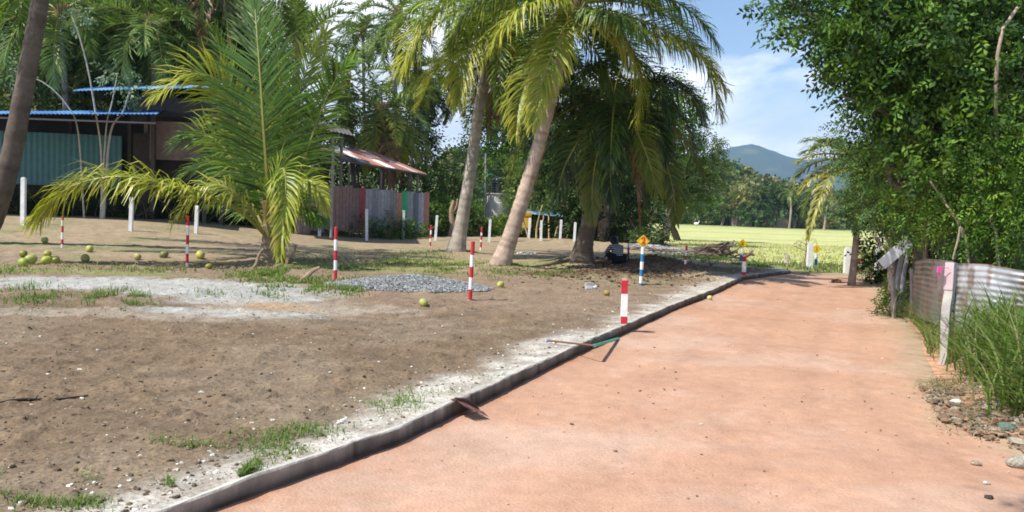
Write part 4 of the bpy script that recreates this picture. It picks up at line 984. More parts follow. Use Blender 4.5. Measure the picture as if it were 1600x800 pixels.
# rusty roofed shed with fence of coloured planks
s4 = thing('shed', 'open shed with rusty red and white tin roof', 'shed', (P(590, 350, 38)[0], 38, .3))
e1 = P(487, 240, 33.6); e2 = P(667, 272, 39.5); r2 = P(578, 235, 44); r1 = P(474, 222, 38.5)
RU = [(.25, .10, .075), (.42, .38, .40), (.30, .13, .09), (.50, .40, .37), (.22, .09, .07), (.62, .56, .54), (.28, .12, .10), (.40, .20, .12), (.68, .66, .64), (.26, .10, .08)]
m = MB(); plane_slab(m, [e1, e2, r2, r1], .02, RU, 13, .035, .16); m.build('roof', M_metal, s4)
m = MB()
for a, b in [(P(487, 243, 33.8), .0), (P(545, 260, 35.5), 0), (P(595, 266, 37), 0), (P(652, 274, 39.0), 0), (P(560, 250, 42), 0), (P(638, 268, 39.6), 0)]:
    m = MB(); m.tube([(a[0], a[1]+.1, .2), (a[0], a[1]+.1, a[2]+.02)], .06, 7, (.17, .15, .13)); m.build('post', M_wood, s4)
m = MB(); m.tube([e1-[0, 0, .06], e2-[0, 0, .06]], .05, 6, (.12, .10, .09))
m.build('beam', M_wood, s4)
m = MB(); wall(m, (P(500, 0, 44)[0], 44), (P(590, 0, 45)[0], 45), .2, 2.6, (.05, .045, .04)); m.build('wall', M_wood, s4)
s5 = thing('plank_fence', 'fence of grey brown red and green boards below the rusty roof', 'fence', (P(580, 350, 35.5)[0], 35.5, .2))
a = P(462, 285, 32.6); b = P(671, 303, 39.4); n_ = 21
PC = {0: (.15, .11, .10), 1: (.16, .12, .11), 2: (.17, .12, .11), 3: (.12, .11, .10), 4: (.07, .12, .09), 5: (.19, .12, .10), 6: (.16, .10, .09), 7: (.17, .11, .10), 8: (.15, .10, .09), 9: (.21, .05, .055), 10: (.20, .20, .22), 11: (.16, .17, .19), 12: (.22, .22, .24), 13: (.19, .19, .21), 14: (.14, .14, .15), 15: (.28, .14, .11), 16: (.03, .26, .12), 17: (.17, .19, .22), 18: (.09, .11, .15), 19: (.23, .25, .30), 20: (.26, .13, .11)}
for k in range(n_):
    c0 = a+(b-a)*(k/n_); c1 = a+(b-a)*((k+1)/n_); m = MB(); zt = c0[2]+rng.normal(0, .03); zb = .45+rng.normal(0, .06)
    d = nrm((c1-c0)[:2]); an = math.atan2(d[1], d[0]); L_ = np.linalg.norm((c1-c0)[:2])-.012
    nb = 2 if L_ > .3 else 1
    for j in range(nb):
        f = (j+.5)/nb; m.box((c0[0]+(c1[0]-c0[0])*f, c0[1]+(c1[1]-c0[1])*f+rng.normal(0, .008), (zt+zb)/2), (L_/nb-.008, .025, zt-zb), np.array(PC[k])*(1.25+.3*rng.random())+.02, rz=an)
    o = m.build('plank', M_wood, s5)
    if k in (9, 16): o['label'] = 'red painted board' if k == 9 else 'green painted board'
m = MB(); m.tube([a+[0, .07, -.5], b+[0, .07, -.5]], .03, 5, (.15, .12, .1)); m.tube([a+[0, .07, -1.5], b+[0, .07, -1.5]], .03, 5, (.15, .12, .1)); m.build('rail', M_wood, s5)
# low hut with blue roof behind the hedge, yellow sheet
s6 = thing('hut', 'low dark hut with a pale blue roof edge behind the hedge', 'hut', (P(855, 350, 47)[0], 47, .1))
m = MB(); plane_slab(m, [P(808, 332, 45.6), P(880, 339, 45.6), P(882, 334, 47.6)+[0, 0, .05], P(812, 327, 47.6)+[0, 0, .05]], .02, [(.22, .45, .66), (.35, .58, .75)], 5, .03, .15); m.build('roof', M_metal, s6)
m = MB(); wall(m, (P(812, 0, 47.5)[0], 47.5), (P(878, 0, 47.5)[0], 47.5), 0, P(845, 335, 47.5)[2], (.08, .07, .06)); m.build('wall', M_wood, s6)
q = P(820, 341, 45.2); m = MB(); m.box((q[0], 45.2, q[2]-.1), (.75, .2, .9), (.62, .40, .05)); m.box((q[0]+.05, 45.08, q[2]+.2), (.5, .04, .12), (.5, .3, .04))
tag(m.build('yellow_panel', M_paint, at=(q[0], 45.2, q[2]-.55)), 'yellow panel glimpsed through the hedge left of the hut', 'panel')
# water tank on its round concrete stand
q = P(778, 302, 47); tz = q[2]
m = MB(); r_ = .66
m.tube([(q[0], 47.5, .0), (q[0], 47.5, tz-.55), (q[0], 47.5, tz-.53), (q[0], 47.5, tz-.06), (q[0], 47.5, tz-.05), (q[0], 47.5, tz)], [r_, r_, r_-.02, r_-.02, r_+.05, r_+.05], 28, (.62, .60, .56))
st = m.build('tank_stand', M_conc, at=(q[0], 47.5, 0), smooth=False); tag(st, 'round pale concrete tower carrying the black water tank', 'tank stand')
q2 = (P(778, 300, 47)[0], 47.5, tz); tk = thing('water_tank', 'black ribbed plastic water tank on round concrete tower', 'water tank', q2)
zz = [0, .02, .1]; rr = [.40, .42, .43]
for k in range(5): zz += [.12+k*.14, .15+k*.14, .20+k*.14, .23+k*.14]; rr += [.43, .445, .445, .43]
zz += [.86, .93, .97]; rr += [.42, .30, .18]
m = MB(); m.tube([(q2[0], q2[1], tz+a) for a in zz], rr, 26, (.025, .028, .035)); m.build('body', M_plast, tk, smooth=True)
m = MB(); m.tube([(q2[0], q2[1], tz+.95), (q2[0], q2[1], tz+1.04)], [.19, .18], 16, (.03, .03, .035)); m.build('lid', M_plast, tk)
m = MB(); hp = [P(757, 330, 47), P(757, 285, 47), P(762, 274, 47), P(770, 273, 47.2), P(777, 279, 47.4)]; m.tube(spline(hp, 20), .025, 6, (.05, .35, .25)); tag(m.build('hose', M_plast, at=hp[0]), 'green hose looping up over the water tank', 'hose')
b = P(757, 370, 46.8); b[2] = H(b[0], b[1]); t_ = P(759, 240, 46.8); m = MB(); m.tube([b, t_], .05, 7, (.33, .33, .32)); tag(m.build('pipe', M_plast, at=b), 'thin grey pole standing left of the water tank', 'pole')
m = MB(); a = P(902, 345, 41.5); b = P(950, 350, 41.5); wall(m, a, b, .1, a[2], (.20, .18, .17), .15); m.box(((a[0]+b[0])/2, a[1]+.02, a[2]+.03), (b[0]-a[0]+.1, .25, .07), (.24, .22, .2))
tag(m.build('low_wall', M_conc, at=(a[0], a[1], .1)), 'grey low wall in the dark shade behind the drooping palm', 'wall')

# bare forked stems in front of the teal wall
for i, (pts, r, lab) in enumerate([([(160, 250, 30.5), (158, 235, 30.5), (150, 180, 30.4), (138, 110, 30.3), (122, 50, 30.2), (112, 25, 30.2)], .045, 'longest bare pale stem leaning left past the blue roofs'),
    ([(158, 250, 30.5), (166, 200, 30.5), (174, 165, 30.4), (183, 118, 30.3)], .04, 'straight bare pale stem between two others before the teal wall'),
    ([(162, 250, 30.5), (172, 210, 30.6), (192, 175, 30.7), (203, 142, 30.7)], .06, 'forked pale stem leaning right before the teal wall'),
    ([(132, 250, 30.5), (122, 205, 30.3), (105, 165, 30.2), (70, 130, 30.0), (15, 108, 29.8)], .035, 'thin bare stem arching to the left before the teal wall')]):
    b = P(*pts[0]); b[2] = H(b[0], b[1]); base = b.copy()
    th = thing('bare_plant', lab, 'plant', base, 'bare stems before the teal wall')
    pp = [base]+px_path(pts[1:])
    m = MB(); m.tube(spline(pp, 18), np.linspace(r, r*.5, 18), 6, (.42, .40, .33), wob=.1); m.build('stem', M_bark, th)
    m = MB(); sprigs(m, pp[-1], (.45, .4, .35), 26, .17, [(.18, .24, .16), (.12, .2, .08), (.24, .3, .2)], 7); m.build('foliage', M_leaf, th)

# ------------------------------------------------------------------ white fence posts behind the yard
WH = (.74, .75, .76)
post_g = 'white fence posts along the back of the yard'
PST = [(36, 352, 278, 37, 'leftmost white post, beside the dark palm trunk'), (204, 361, 309, 206, 'white post half hidden by the drooping long palm frond'), (306, 365, 322, 308, 'white post behind the striped pole left of the young palm'), (499, 369, 322, 501, 'white post just right of the young palm'),
       (573, 376, 327, 573, 'white post in front of the grey boards of the plank fence'), (630, 373, 329, 631, 'white post in front of the green board of the plank fence'), (680, 376, 337, 683, 'leaning white post left of the tall grey palm trunk'),
       (727, 376, 342, 729, 'thin white post just behind the tall grey palm trunk'), (764, 378, 343, 766, 'white post below the black water tank'), (798, 377, 346, 801, 'white post beside the leaning ringed palm trunk'), (826, 372, 341, 828, 'left one of two close white posts under the blue low roof'),
       (845, 376, 345, 846, 'right one of two close white posts under the blue low roof'), (875, 373, 344, 877, 'white post at the edge of the dark tree shade'), (897, 377, 348, 899, 'white post left of the shaded palm trunk'), (904, 377, 363, 905, 'short white post hard against the shaded palm trunk')]
for px, py, pt, pxt, lab in PST:
    b = G(px, py); t = P(pxt, pt, b[1]); h = t[2]-b[2]
    th = thing('fence_post', lab, 'post', b, post_g)
    w = .11 if px not in (727, 904) else .08
    if px in (36,): w = .13
    sh = MB(); sh.box((0, 0, 0), (w, w*.85, h+.1), WH)
    V = sh.v[0]; f = (V[:, 2]/(h+.1)+.5)[:, None]; sh.v[0] = V+b+np.array([[0, 0, h/2-.05]])+f*np.array([[t[0]-b[0], 0, 0]])
    sh.build('shaft', M_conc, th)
    m = MB(); m.box((t[0], t[1], t[2]+.01), (w*.72, w*.6, .03), (.66, .66, .66)); m.build('cap', M_conc, th)
# posts at the far side of the road
for px, py, pt, pxt, w, lab in [(1265, 408, 384, 1266, .17, 'white post at the field edge beside the bare sapling'), (1324, 415, 390, 1325, .19, 'white post against the trunk of the small palm at the road end'), (1372, 404, 373, 1373, .14, 'pale post behind the bush at the right end of the road')]:
    dep = 26.5 if px < 1300 else 24.5
    b = P(px, py, dep); b[2] = H(b[0], b[1]); t = P(pxt, pt, dep)
    m = MB(); m.box((b[0], b[1], (b[2]+t[2])/2), (w, w*.8, t[2]-b[2]+.05), (.78, .78, .76)); m.box((b[0], b[1], t[2]+.04), (w*.7, w*.55, .05), (.7, .7, .68))
    tag(m.build('fence_post', M_conc, at=b), lab, 'post', 'white posts at the far road side')

# ------------------------------------------------------------------ striped poles
RED = (.52, .035, .045); WT = (.82, .82, .82); BLUE = (.03, .20, .42)
def bands(mb, b, t, r, seq, sides=12, sq=False):
    b = np.array(b, float); t = np.array(t, float); tot = sum(f for f, _ in seq); z = 0
    for k, (f, c) in enumerate(seq):
        a0 = b+(t-b)*(z/tot); a1 = b+(t-b)*((z+f)/tot); z += f
        if sq:
            mb.box((a0+a1)/2, (r*2, r*2, np.linalg.norm(a1-a0)), c)
        else: mb.tube([a0, a1], r, sides, c, cap=(k in (0, len(seq)-1)))
POLES = [(97, 387, 338, 98, .028, [(1, WT), (.8, RED), (1.1, WT), (1, RED), (.9, WT), (.6, RED)], 'red and white striped pole at the far left under the long frond tip'),
 (292, 417, 338, 294, .032, [(.8, WT), (1, RED), (1, WT), (1, RED), (1, WT), (1, RED)], 'red and white striped pole under the long drooping frond'),
 (524, 440, 356, 525, .034, [(.6, WT), (1.15, RED), (1.1, WT), (1.1, RED), (1.2, WT), (1.3, RED)], 'red and white striped pole between young palm and gravel heap'),
 (734, 470, 378, 739, .032, [(.55, WT), (1, RED), (1.1, WT), (1, RED), (1.1, WT), (1.2, RED)], 'red and white striped pole nearest the camera, in front of the gravel heap'),
 (672, 385, 352, 674, .035, [(.5, WT), (.8, RED), (.7, WT), (.8, RED), (.8, WT), (1, RED)], 'small far striped pole left of the tall grey palm trunk'),
 (751, 391, 355, 753, .035, [(.9, WT), (1.0, RED), (.4, WT), (.8, RED), (.5, WT), (1, RED)], 'far striped pole between the two leaning palm trunks'),
 (982, 408, 381, 982, .028, [(.6, WT), (1.2, (.25, .05, .05)), (1.2, (.3, .06, .06)), (.7, WT)], 'thin striped pole behind the crouching person'),
 (1070, 420, 384, 1073, .030, [(.5, WT), (1, (.33, .05, .05)), (.8, WT), (.8, (.33, .05, .05)), (1, WT), (.9, (.6, .04, .06))], 'striped pole standing in the palm shade right of the number sign')]
for px, py, pt, pxt, r, seq, lab in POLES:
    b = G(px, py); t = P(pxt, pt, b[1]); th = thing('striped_pole', lab, 'pole', b, 'thin red and white striped poles in the yard')
    m = MB(); bands(m, b-[0, 0, .08], t, r, seq); m.build('shaft', M_paint, th)
    m = MB(); m.ball(t, (r*.9, r*.9, r*.5), seq[-1][1], seg=10, rings=6); m.build('cap', M_paint, th, smooth=True)
for px, py, pt, pxt, r, seq, lab in [(975, 506, 438, 976, .040, [(1.15, RED), (2.3, WT), (1.35, RED)], 'big red white red bollard on the kerb in the foreground'),
                         (1162, 430, 401, 1163, .046, [(1, RED), (2, WT), (.9, RED)], 'smaller looking red white red bollard further along the kerb'),
                         (1342, 424, 404, 1343, .07, [(.8, RED), (1.3, WT), (.7, RED)], 'partly hidden red and white bollard at the right end of the road')]:
    b = G(px, py); t = P(pxt, pt, b[1]); th = thing('bollard', lab, 'bollard', b, 'short red and white bollards along the road')
    m = MB(); bands(m, b-[0, 0, .05], t, r, seq, sq=True); m.build('shaft', M_paint, th)
    m = MB(); m.box(t+[0, 0, .012], (r*1.5, r*1.5, .025), (.75, .35, .36)); m.build('cap', M_paint, th)

# number signs
def sign(label, px, py, sx, sy, half, seq, r, txt):
    b = G(px, py); c = P(sx, sy, b[1]); th = thing('number_sign', label, 'sign', b, 'yellow number signs')
    s = half*b[1]/FPX
    bot = c-[0, 0, s*.86]
    m = MB(); bands(m, b-[0, 0, .08], bot, r, seq); m.build('pole', M_paint, th)
    m = MB(); e = s*.93
    oct_ = []
    for a in range(4):
        for k in (-.045, .045):
            an = a*math.pi/2+k; oct_.append((math.sin(an)*e, math.cos(an)*e))
    V = [(c[0]+x, c[1]+.012*sg-.012, c[2]+z) for sg in (-1, 1) for x, z in oct_]
    m.add(V, [tuple(range(8))[::-1] if False else tuple(range(8)), tuple(range(15, 7, -1))]+[(i, i+8, (i+1) % 8+8, (i+1) % 8) for i in range(8)], (.85, .60, .02)); pn = m.build('panel', M_paint, th)
    m = MB(); e2 = e*.90; e3 = e*.84; rim = []
    for k in range(4):
        a0 = np.array([math.sin(k*math.pi/2), math.cos(k*math.pi/2)]); a1 = np.array([math.sin((k+1)*math.pi/2), math.cos((k+1)*math.pi/2)])
        q = [a0*e2, a1*e2, a1*e3, a0*e3]; m.add([(c[0]+x, c[1]-.0265, c[2]+z) for x, z in q], [(0, 1, 2, 3)], (.06, .05, .02) if half > 9 else (.5, .33, .03))
    m.build('border', M_paint, pn, at=np.array(pn.parent['wloc']))
    if txt:
        cu = bpy.data.curves.new('digit', 'FONT'); cu.body = txt; cu.size = s*(1.35 if half > 9 else .85); cu.extrude = .003; cu.offset = s*(.035 if half > 9 else .0); cu.align_x = 'CENTER'; cu.align_y = 'CENTER'
        o = bpy.data.objects.new('digit', cu); C.objects.link(o); dg = bpy.context.evaluated_depsgraph_get(); me = bpy.data.meshes.new_from_object(o.evaluated_get(dg)); bpy.data.objects.remove(o)
        me.materials.clear(); me.materials.append(M_sred); o = bpy.data.objects.new('digit', me); C.objects.link(o); o.parent = pn
        o.rotation_euler = (math.pi/2, 0, 0); o.location = (c[0]-b[0], c[1]-.030-b[1], c[2]+s*.08-b[2])
        m = MB(); m.box((c[0], c[1]-.027, c[2]-s*.52), (s*.38, .006, s*.10), (.25, .25, .12)); m.build('small_mark', M_paint, pn, at=np.array(pn.parent['wloc']))
M_sred = surf('sign_red', .5, .05, 9, 0, .002, .4, rgb=(.62, .04, .02))
sign('yellow diamond sign with red 2 on a blue and white pole by the bollard', 1001, 446, 1005, 377, 10.6, [(.8, BLUE), (.9, WT), (.9, BLUE), (1, WT), (1, BLUE), (.9, WT)], .038, '2')
sign('small yellow diamond sign on a pole behind the second bollard', 1157, 412, 1160, 381, 8.2, [(.8, WT), (1, BLUE), (1.1, WT)], .05, '2')
sign('small yellow diamond sign beside the white post at the far road edge', 1275, 419, 1275.5, 389, 7.8, [(.9, WT), (1, BLUE), (1.0, WT)], .05, '2')
# sapling and stump at the field edge
b = P(1254, 404, 27); b[2] = H(b[0], b[1]); th = thing('sapling', 'bare crooked sapling left of the white post at the field edge', 'sapling', b)
m = MB(); tp = P(1260, 378, 27); m.tube(spline([b, (b+tp)/2+[.05, 0, 0], tp], 8), np.linspace(.035, .015, 8), 6, (.28, .22, .14))
for a, c_ in [((1258, 392), (1240, 384)), ((1260, 386), (1272, 379)), ((1259, 382), (1247, 375)), ((1258, 395), (1268, 390))]:
    m.tube([P(a[0], a[1], 27), P(c_[0], c_[1], 27)], [.015, .008], 5, (.28, .22, .14))
m.build('trunk', M_bark, th); m = MB(); sprigs(m, tp, (.35, .3, .15), 14, .06, [(.25, .22, .1)], 5); m.build('crown', M_leaf, th)
b = P(1229, 402, 29); b[2] = H(b[0], b[1]); m = MB(); limb(m, b, b+[.05, 0, .32], .09, .07, (.5, .45, .38), n=5); limb(m, b+[0, 0, .15], b+[-.1, 0, .4], .04, .03, (.5, .45, .38), n=4)
tag(m.build('tree_stump', M_bark, at=b), 'small pale stump at the near edge of the paddy field', 'stump')

# ------------------------------------------------------------------ coconuts lying about
NUTS = [(35, 397, 7, (.20, .21, .04), 'darkest coconut of the left heap, behind the other two'), (46, 406, 9, (.34, .38, .09), 'pale round coconut, right one of the left heap'), (35, 411, 8.5, (.28, .34, .05), 'coconut at the front of the left heap'),
 (69, 375.5, 6, (.36, .38, .10), 'lone coconut furthest back, left of the far left pole'), (73, 397, 6.5, (.32, .34, .06), 'coconut on top of the heap of three beside the left heap'), (71, 407.5, 8, (.33, .38, .05), 'front left coconut of the heap of three beside the left heap'), (86, 406.5, 6.5, (.36, .37, .09), 'front right coconut of the heap of three beside the left heap'),
 (139, 389.5, 6.5, (.36, .38, .09), 'coconut behind another, right of the far left pole'), (132, 404, 7.5, (.28, .29, .08), 'dull coconut right of the heap of three'), (214, 401.5, 6, (.36, .33, .12), 'tan coconut left of the pole under the long frond'),
 (255, 398.5, 6.5, (.18, .17, .06), 'dark brownish coconut beside the pole under the long frond'), (312, 399, 8, (.42, .40, .10), 'bright yellow oval coconut right of the pole under the long frond'), (326, 417, 6, (.22, .20, .04), 'small coconut at the edge of the grey sand'),
 (661, 473.5, 7.5, (.35, .36, .10), 'coconut in front of the grey gravel heap'), (782, 445, 6.3, (.42, .42, .10), 'yellow coconut in front of the leaning ringed palm'), (948, 458.5, 5.5, (.30, .21, .06), 'old brown coconut left of the foreground bollard'),
 (1109, 466, 4.5, (.55, .48, .18), 'small yellow coconut on the road against the kerb')]
for i, (px, py, rp, c, lab) in enumerate(NUTS):
    b = G(px, py+rp*.75); r = rp*b[1]/FPX*.95
    a = rng.uniform(0, 3.1); rot = Matrix.Rotation(a, 3, 'Z') @ Matrix.Rotation(1.3, 3, 'Y')
    b = b+np.array([0, r*.3, 0]); zc = H(b[0], b[1])+r*.86+(.0 if 'on top' not in lab else 0)
    th = thing('coconut', lab, 'coconut', (b[0], b[1], zc-r*.86), 'coconuts lying in the yard')
    m = MB(); m.ball((b[0], b[1], zc), (r*.92, r*.92, r*1.12), c, seg=18, rings=12, bump=.07, rot=rot, seed=i); m.build('husk', M_nut, th, smooth=True)
    d = np.array(rot@Vector((0, 0, 1))); d = d if d[2] > 0 or True else -d
    m = MB(); cp = np.array([b[0], b[1], zc])+d*r*1.08; m.ball(cp, (r*.28, r*.28, r*.12), (.30, .22, .09), seg=8, rings=5, rot=rot); m.build('stem_cap', M_nut, th, smooth=True)

# ------------------------------------------------------------------ small things on the ground
# wood pile and pale debris before the crooked tree
b = P(1122, 400, 31.0); b[2] = .13
th = thing('branch_pile', 'pile of cut dark branches at the field edge', 'wood pile', b)
for k in range(60):
    c = b+np.array([rng.normal(0, .35), rng.normal(.3, .35), 0]); c[2] = .16+.46*rng.random()*math.exp(-((c[0]-b[0])/.5)**2)
    a = rng.normal(.0, .35)+math.pi; L_ = rng.uniform(.6, 1.5); t = rng.normal(-.12, .18); d = np.array([math.cos(a), math.sin(a)*.8, t])*L_/2
    m = MB(); cc = np.array([(.16, .11, .085), (.24, .18, .15), (.10, .08, .06)][rng.integers(3)]); limb(m, c-d, c+d, rng.uniform(.018, .05), .012, cc, n=5, sides=6); m.build('branch', M_bark, th)
b = G(1070, 396)
th = thing('branch_pile', 'flat litter of grey sticks and dead wood at the foot of the crooked tree', 'wood pile', b)
for k in range(70):
    c = b+np.array([rng.uniform(-2.2, 1.6), rng.normal(.6, .8), 0]); c[2] = H(c[0], c[1])+.03+.10*rng.random()
    a = rng.uniform(-.5, .5); L_ = rng.uniform(.3, 1.0); d = np.array([math.cos(a), math.sin(a), rng.normal(0, .1)])*L_/2
    m = MB(); cc = np.array([(.22, .19, .16), (.30, .28, .26), (.12, .095, .08)][rng.integers(3)]); limb(m, c-d, c+d, rng.uniform(.015, .04), .01, cc, n=4, sides=5); m.build('branch', M_bark, th)
pts = []
for _ in range(500):
    q = G(1048+rng.normal(0, 16), 392+rng.normal(0, 2.5)); pts.append((q[0], q[1], q[2]))
stones('ash_heap', 'whitish ash and rubble spread before the crooked tree', 'ash', pts, .02, .07, [(.42, .41, .39), (.32, .31, .30), (.50, .48, .45)], flat=.4)
pts = []
for _ in range(420):
    q = G(1018+rng.normal(0, 16), 383+rng.normal(0, 2.5)); pts.append((q[0], q[1], q[2]))
stones('grey_rubble', 'grey broken rubble left of the crooked tree', 'rubble', pts, .03, .11, [(.32, .31, .32), (.22, .21, .22), (.42, .42, .43)], flat=.5)
# dug soil clods round the pit
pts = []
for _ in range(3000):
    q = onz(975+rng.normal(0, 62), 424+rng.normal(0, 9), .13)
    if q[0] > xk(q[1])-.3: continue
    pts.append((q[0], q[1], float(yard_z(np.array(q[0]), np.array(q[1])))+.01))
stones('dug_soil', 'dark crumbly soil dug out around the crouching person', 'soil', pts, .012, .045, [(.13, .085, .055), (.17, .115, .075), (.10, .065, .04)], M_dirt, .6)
# white markers and broken block
for px, py, lab in [(812, 397, 'left one of three white scraps on the bare sandy ground'), (823, 398, 'middle one of three white scraps on the bare sandy ground'), (834, 398, 'right one of three white scraps on the bare sandy ground')]:
    b = G(px, py); m = MB(); m.box((b[0], b[1], b[2]+.03), (.18, .12, .05), (.75, .74, .72), rz=.3); m.box((b[0]+.05, b[1]+.02, b[2]+.06), (.08, .08, .03), (.68, .67, .65), rz=1.0)
    tag(m.build('white_scrap', M_conc, at=b), lab, 'scrap', 'white scraps on the sand')
b = G(921, 451); m = MB(); m.box((b[0], b[1], b[2]+.05), (.17, .11, .13), (.40, .40, .42), rz=.2); m.box((b[0]-.01, b[1]-.06, b[2]+.03), (.13, .03, .05), (.72, .72, .72), rz=.2); m.ball((b[0]+.11, b[1]-.02, b[2]+.03), (.05, .05, .045), (.6, .6, .6), seg=7, rings=5, bump=.3)
tag(m.build('broken_block', M_conc, at=b), 'small grey white broken concrete block left of the foreground bollard', 'block')
# exposed root of the shaded palm
m = MB(); m.tube(spline(rt, 16), np.linspace(.09, .015, 16), 7, (.22, .17, .13), wob=.3)
tag(m.build('palm_root', M_bark, at=rt[0]), 'long bare root running left from the shaded palm over the soil', 'root')
# roots and dry boot at the young palm
for k, (x0, y0, x1, y1, lab) in enumerate([(470, 438, 500, 418, 'grey broken root lying right of the young palm'), (392, 420, 412, 388, 'dry root stub on the left foot of the young palm'), (448, 412, 462, 382, 'dry root stub on the right foot of the young palm')]):
    a = G(x0, y0); bb = P(x1, y1, a[1]+.1); m = MB(); limb(m, a-[0, 0, .03], bb, .06 if k == 0 else .05, .03, (.30, .22, .16), n=7)
    tag(m.build('dry_root', M_bark, at=a), lab, 'root', 'dry roots at the young palm')
# dead palm leaf piece over the kerb
a = P(712, 622, 5.80); a[2] = .175; b = P(742, 640, 5.55); b[2] = .02
a = onz(711, 624, .165); b = onz(748, 640, .055)
th = thing('dead_leaf_stub', 'short dark brown dried palm leaf piece lying across the kerb', 'palm leaf', (a[0], a[1], .13))
m = MB(); m.tube(spline([a, (a+b)/2+[0, 0, .03], b], 8), np.linspace(.016, .010, 8), 6, (.10, .055, .05)); m.build('midrib', M_bark, th)
m = MB(); dv = nrm(b-a); sv = nrm(np.cross(dv, [0, 0, 1.0]))
for k in range(15):
    for s in (-1, 1):
        p = a+(b-a)*(k+.5)/15; q = p+sv*s*(.095+.015*rng.random())+dv*.03+[0, 0, -.012 if s < 0 else -.03]; w = dv*.0065
        m.add([p-w, p+w, q+w*.8, q-w*.8, (p+q)/2+[0, 0, .012]], [(0, 1, 4), (1, 2, 4), (2, 3, 4), (3, 0, 4)], np.array([.15, .075, .07])*(.7+.6*rng.random()))
m.build('leaflets', M_bark, th)
# stick and green pipe across the kerb
a = onz(857, 532, .17); b = onz(928, 540, .175); c = onz(966, 531, .05)
c2 = P(966, 530, 0+b[1]+.6); c = onz(966, 529, .03)
th = thing('garden_tool', 'brown stick handle with green end lying across the kerb', 'tool', (a[0], a[1], .13))
m = MB(); m.tube(spline([a, (a+b)/2, b], 8), .011, 8, (.20, .10, .07)); m.build('handle', M_wood, th)
m = MB(); m.tube([a-(b-a)*.03, a+(b-a)*.03], .015, 8, (.12, .13, .35)); m.build('handle_tip', M_plast, th)
m = MB(); m.tube([b, b+(c-b)*.12, c], [.02, .018, .018], 10, (.03, .33, .23)); m.build('green_pipe', M_plast, th)
# thin dark twig shape at the left edge, put in as a cast shadow
a = onz(-20, 633, .15); b = onz(138, 618, .15)
m = MB(); sp = spline([a, (a*2+b)/3+[0, .03, .01], (a+b*2)/3+[0, -.03, .0], b], 14); m.tube(sp, np.linspace(.014, .006, 14), 6, (.045, .035, .03), wob=.5)
for k in range(7): p = sp[3+k]; m.tube([p, p+[rng.uniform(-.08, .1), rng.uniform(-.1, .1), .01]], [.006, .003], 4, (.045, .035, .03))
tag(m.build('shadow_streak', M_bark, at=a), 'thin dark strip put on the soil as a shadow streak at the left edge', 'twig')
for px, py, r, c, lab in [(1545, 779, .022, (.05, .045, .04), 'dark pebble near the lower right corner of the road'), (1541, 756, .018, (.55, .53, .5), 'white pebble near the lower right corner of the road'), (1307, 442, .10, (.22, .12, .08), 'reddish clod on the far part of the red road'), (1493, 632, .05, (.62, .58, .52), 'pale stone at the front of the roadside rubble'), (1525, 726, .028, (.32, .25, .18), 'flat brown stone on the road near the right edge'), (1593, 728, .07, (.36, .33, .27), 'flat grey stone cut by the right edge of the picture'), (1573, 672, .06, (.12, .17, .14), 'greenish stone in the roadside rubble'), (961, 705, .012, (.4, .22, .15), 'small reddish pebble in the middle of the near road')]:
    b = G(px, py); m = MB(); m.ball(b+[0, 0, r*.35], (r*1.2, r, r*.65), c, seg=12, rings=8, bump=.25, seed=px % 50)
    tag(m.build('stone', M_gravel, at=b, smooth=True), lab, 'stone')

# ------------------------------------------------------------------ right roadside fence
b = G(1475, 570); t = P(1486, 411, b[1])
th = thing('concrete_post', 'rough whitewashed concrete post with a pink painted top at the right road edge', 'post', b)
m = MB(); n_ = 14; pth = [b+(t-b)*f+np.array([.012*math.sin(f*9), 0, 0])-[0, 0, .1*(1-f)] for f in np.linspace(0, 1, n_)]
m.tube(pth, [.068]*2+[.062]*(n_-2), 4, np.array([.50, .47, .44])*(1-.15*rng.random((n_, 1))), wob=.14)
m.build('shaft', M_conc, th)
m = MB(); m.tube([b+(t-b)*f for f in (.74, .87, 1.005)], [.066, .067, .066], 4, np.array([(.52, .42, .42), (.58, .42, .44), (.60, .50, .50)]), wob=.05); o = m.build('painted_top', M_conc, th)
m = MB(); rb_ = P(1467, 417, b[1]-.05); m.tube(spline([t+[-.05, -.06, -.06], rb_+[0, 0, 0], rb_+[.0, 0, -.12], rb_+[.02, 0, -.16]], 8), .004, 5, (.75, .12, .35)); m.box(rb_+[.01, -.0, -.03], (.05, .02, .07), (.75, .12, .35)); m.build('ribbon', M_cloth, th)
for px, py, pt, pxt, r, lab in [(1397, 495, 433, 1394, .045, 'short weathered grey post left of the bent tin sheet'), (1424, 498, 420, 1424, .035, 'thin grey post at the left end of the tin sheet'), (1452, 520, 425, 1451, .03, 'thin dark stake between the tin sheet end and the concrete post')]:
    b2 = G(px, py); t2 = P(pxt, pt, b2[1]); m = MB(); m.tube([b2-[0, 0, .1], (b2+t2)/2+[.01, 0, 0], t2], [r, r*.9, r*.85], 7, (.33, .31, .28), wob=.15); m.ball(t2, (r*.8, r*.8, r*.3), (.3, .28, .25), seg=7, rings=4)
    tag(m.build('wooden_post', M_wood, at=b2), lab, 'post', 'grey posts of the roadside fence')
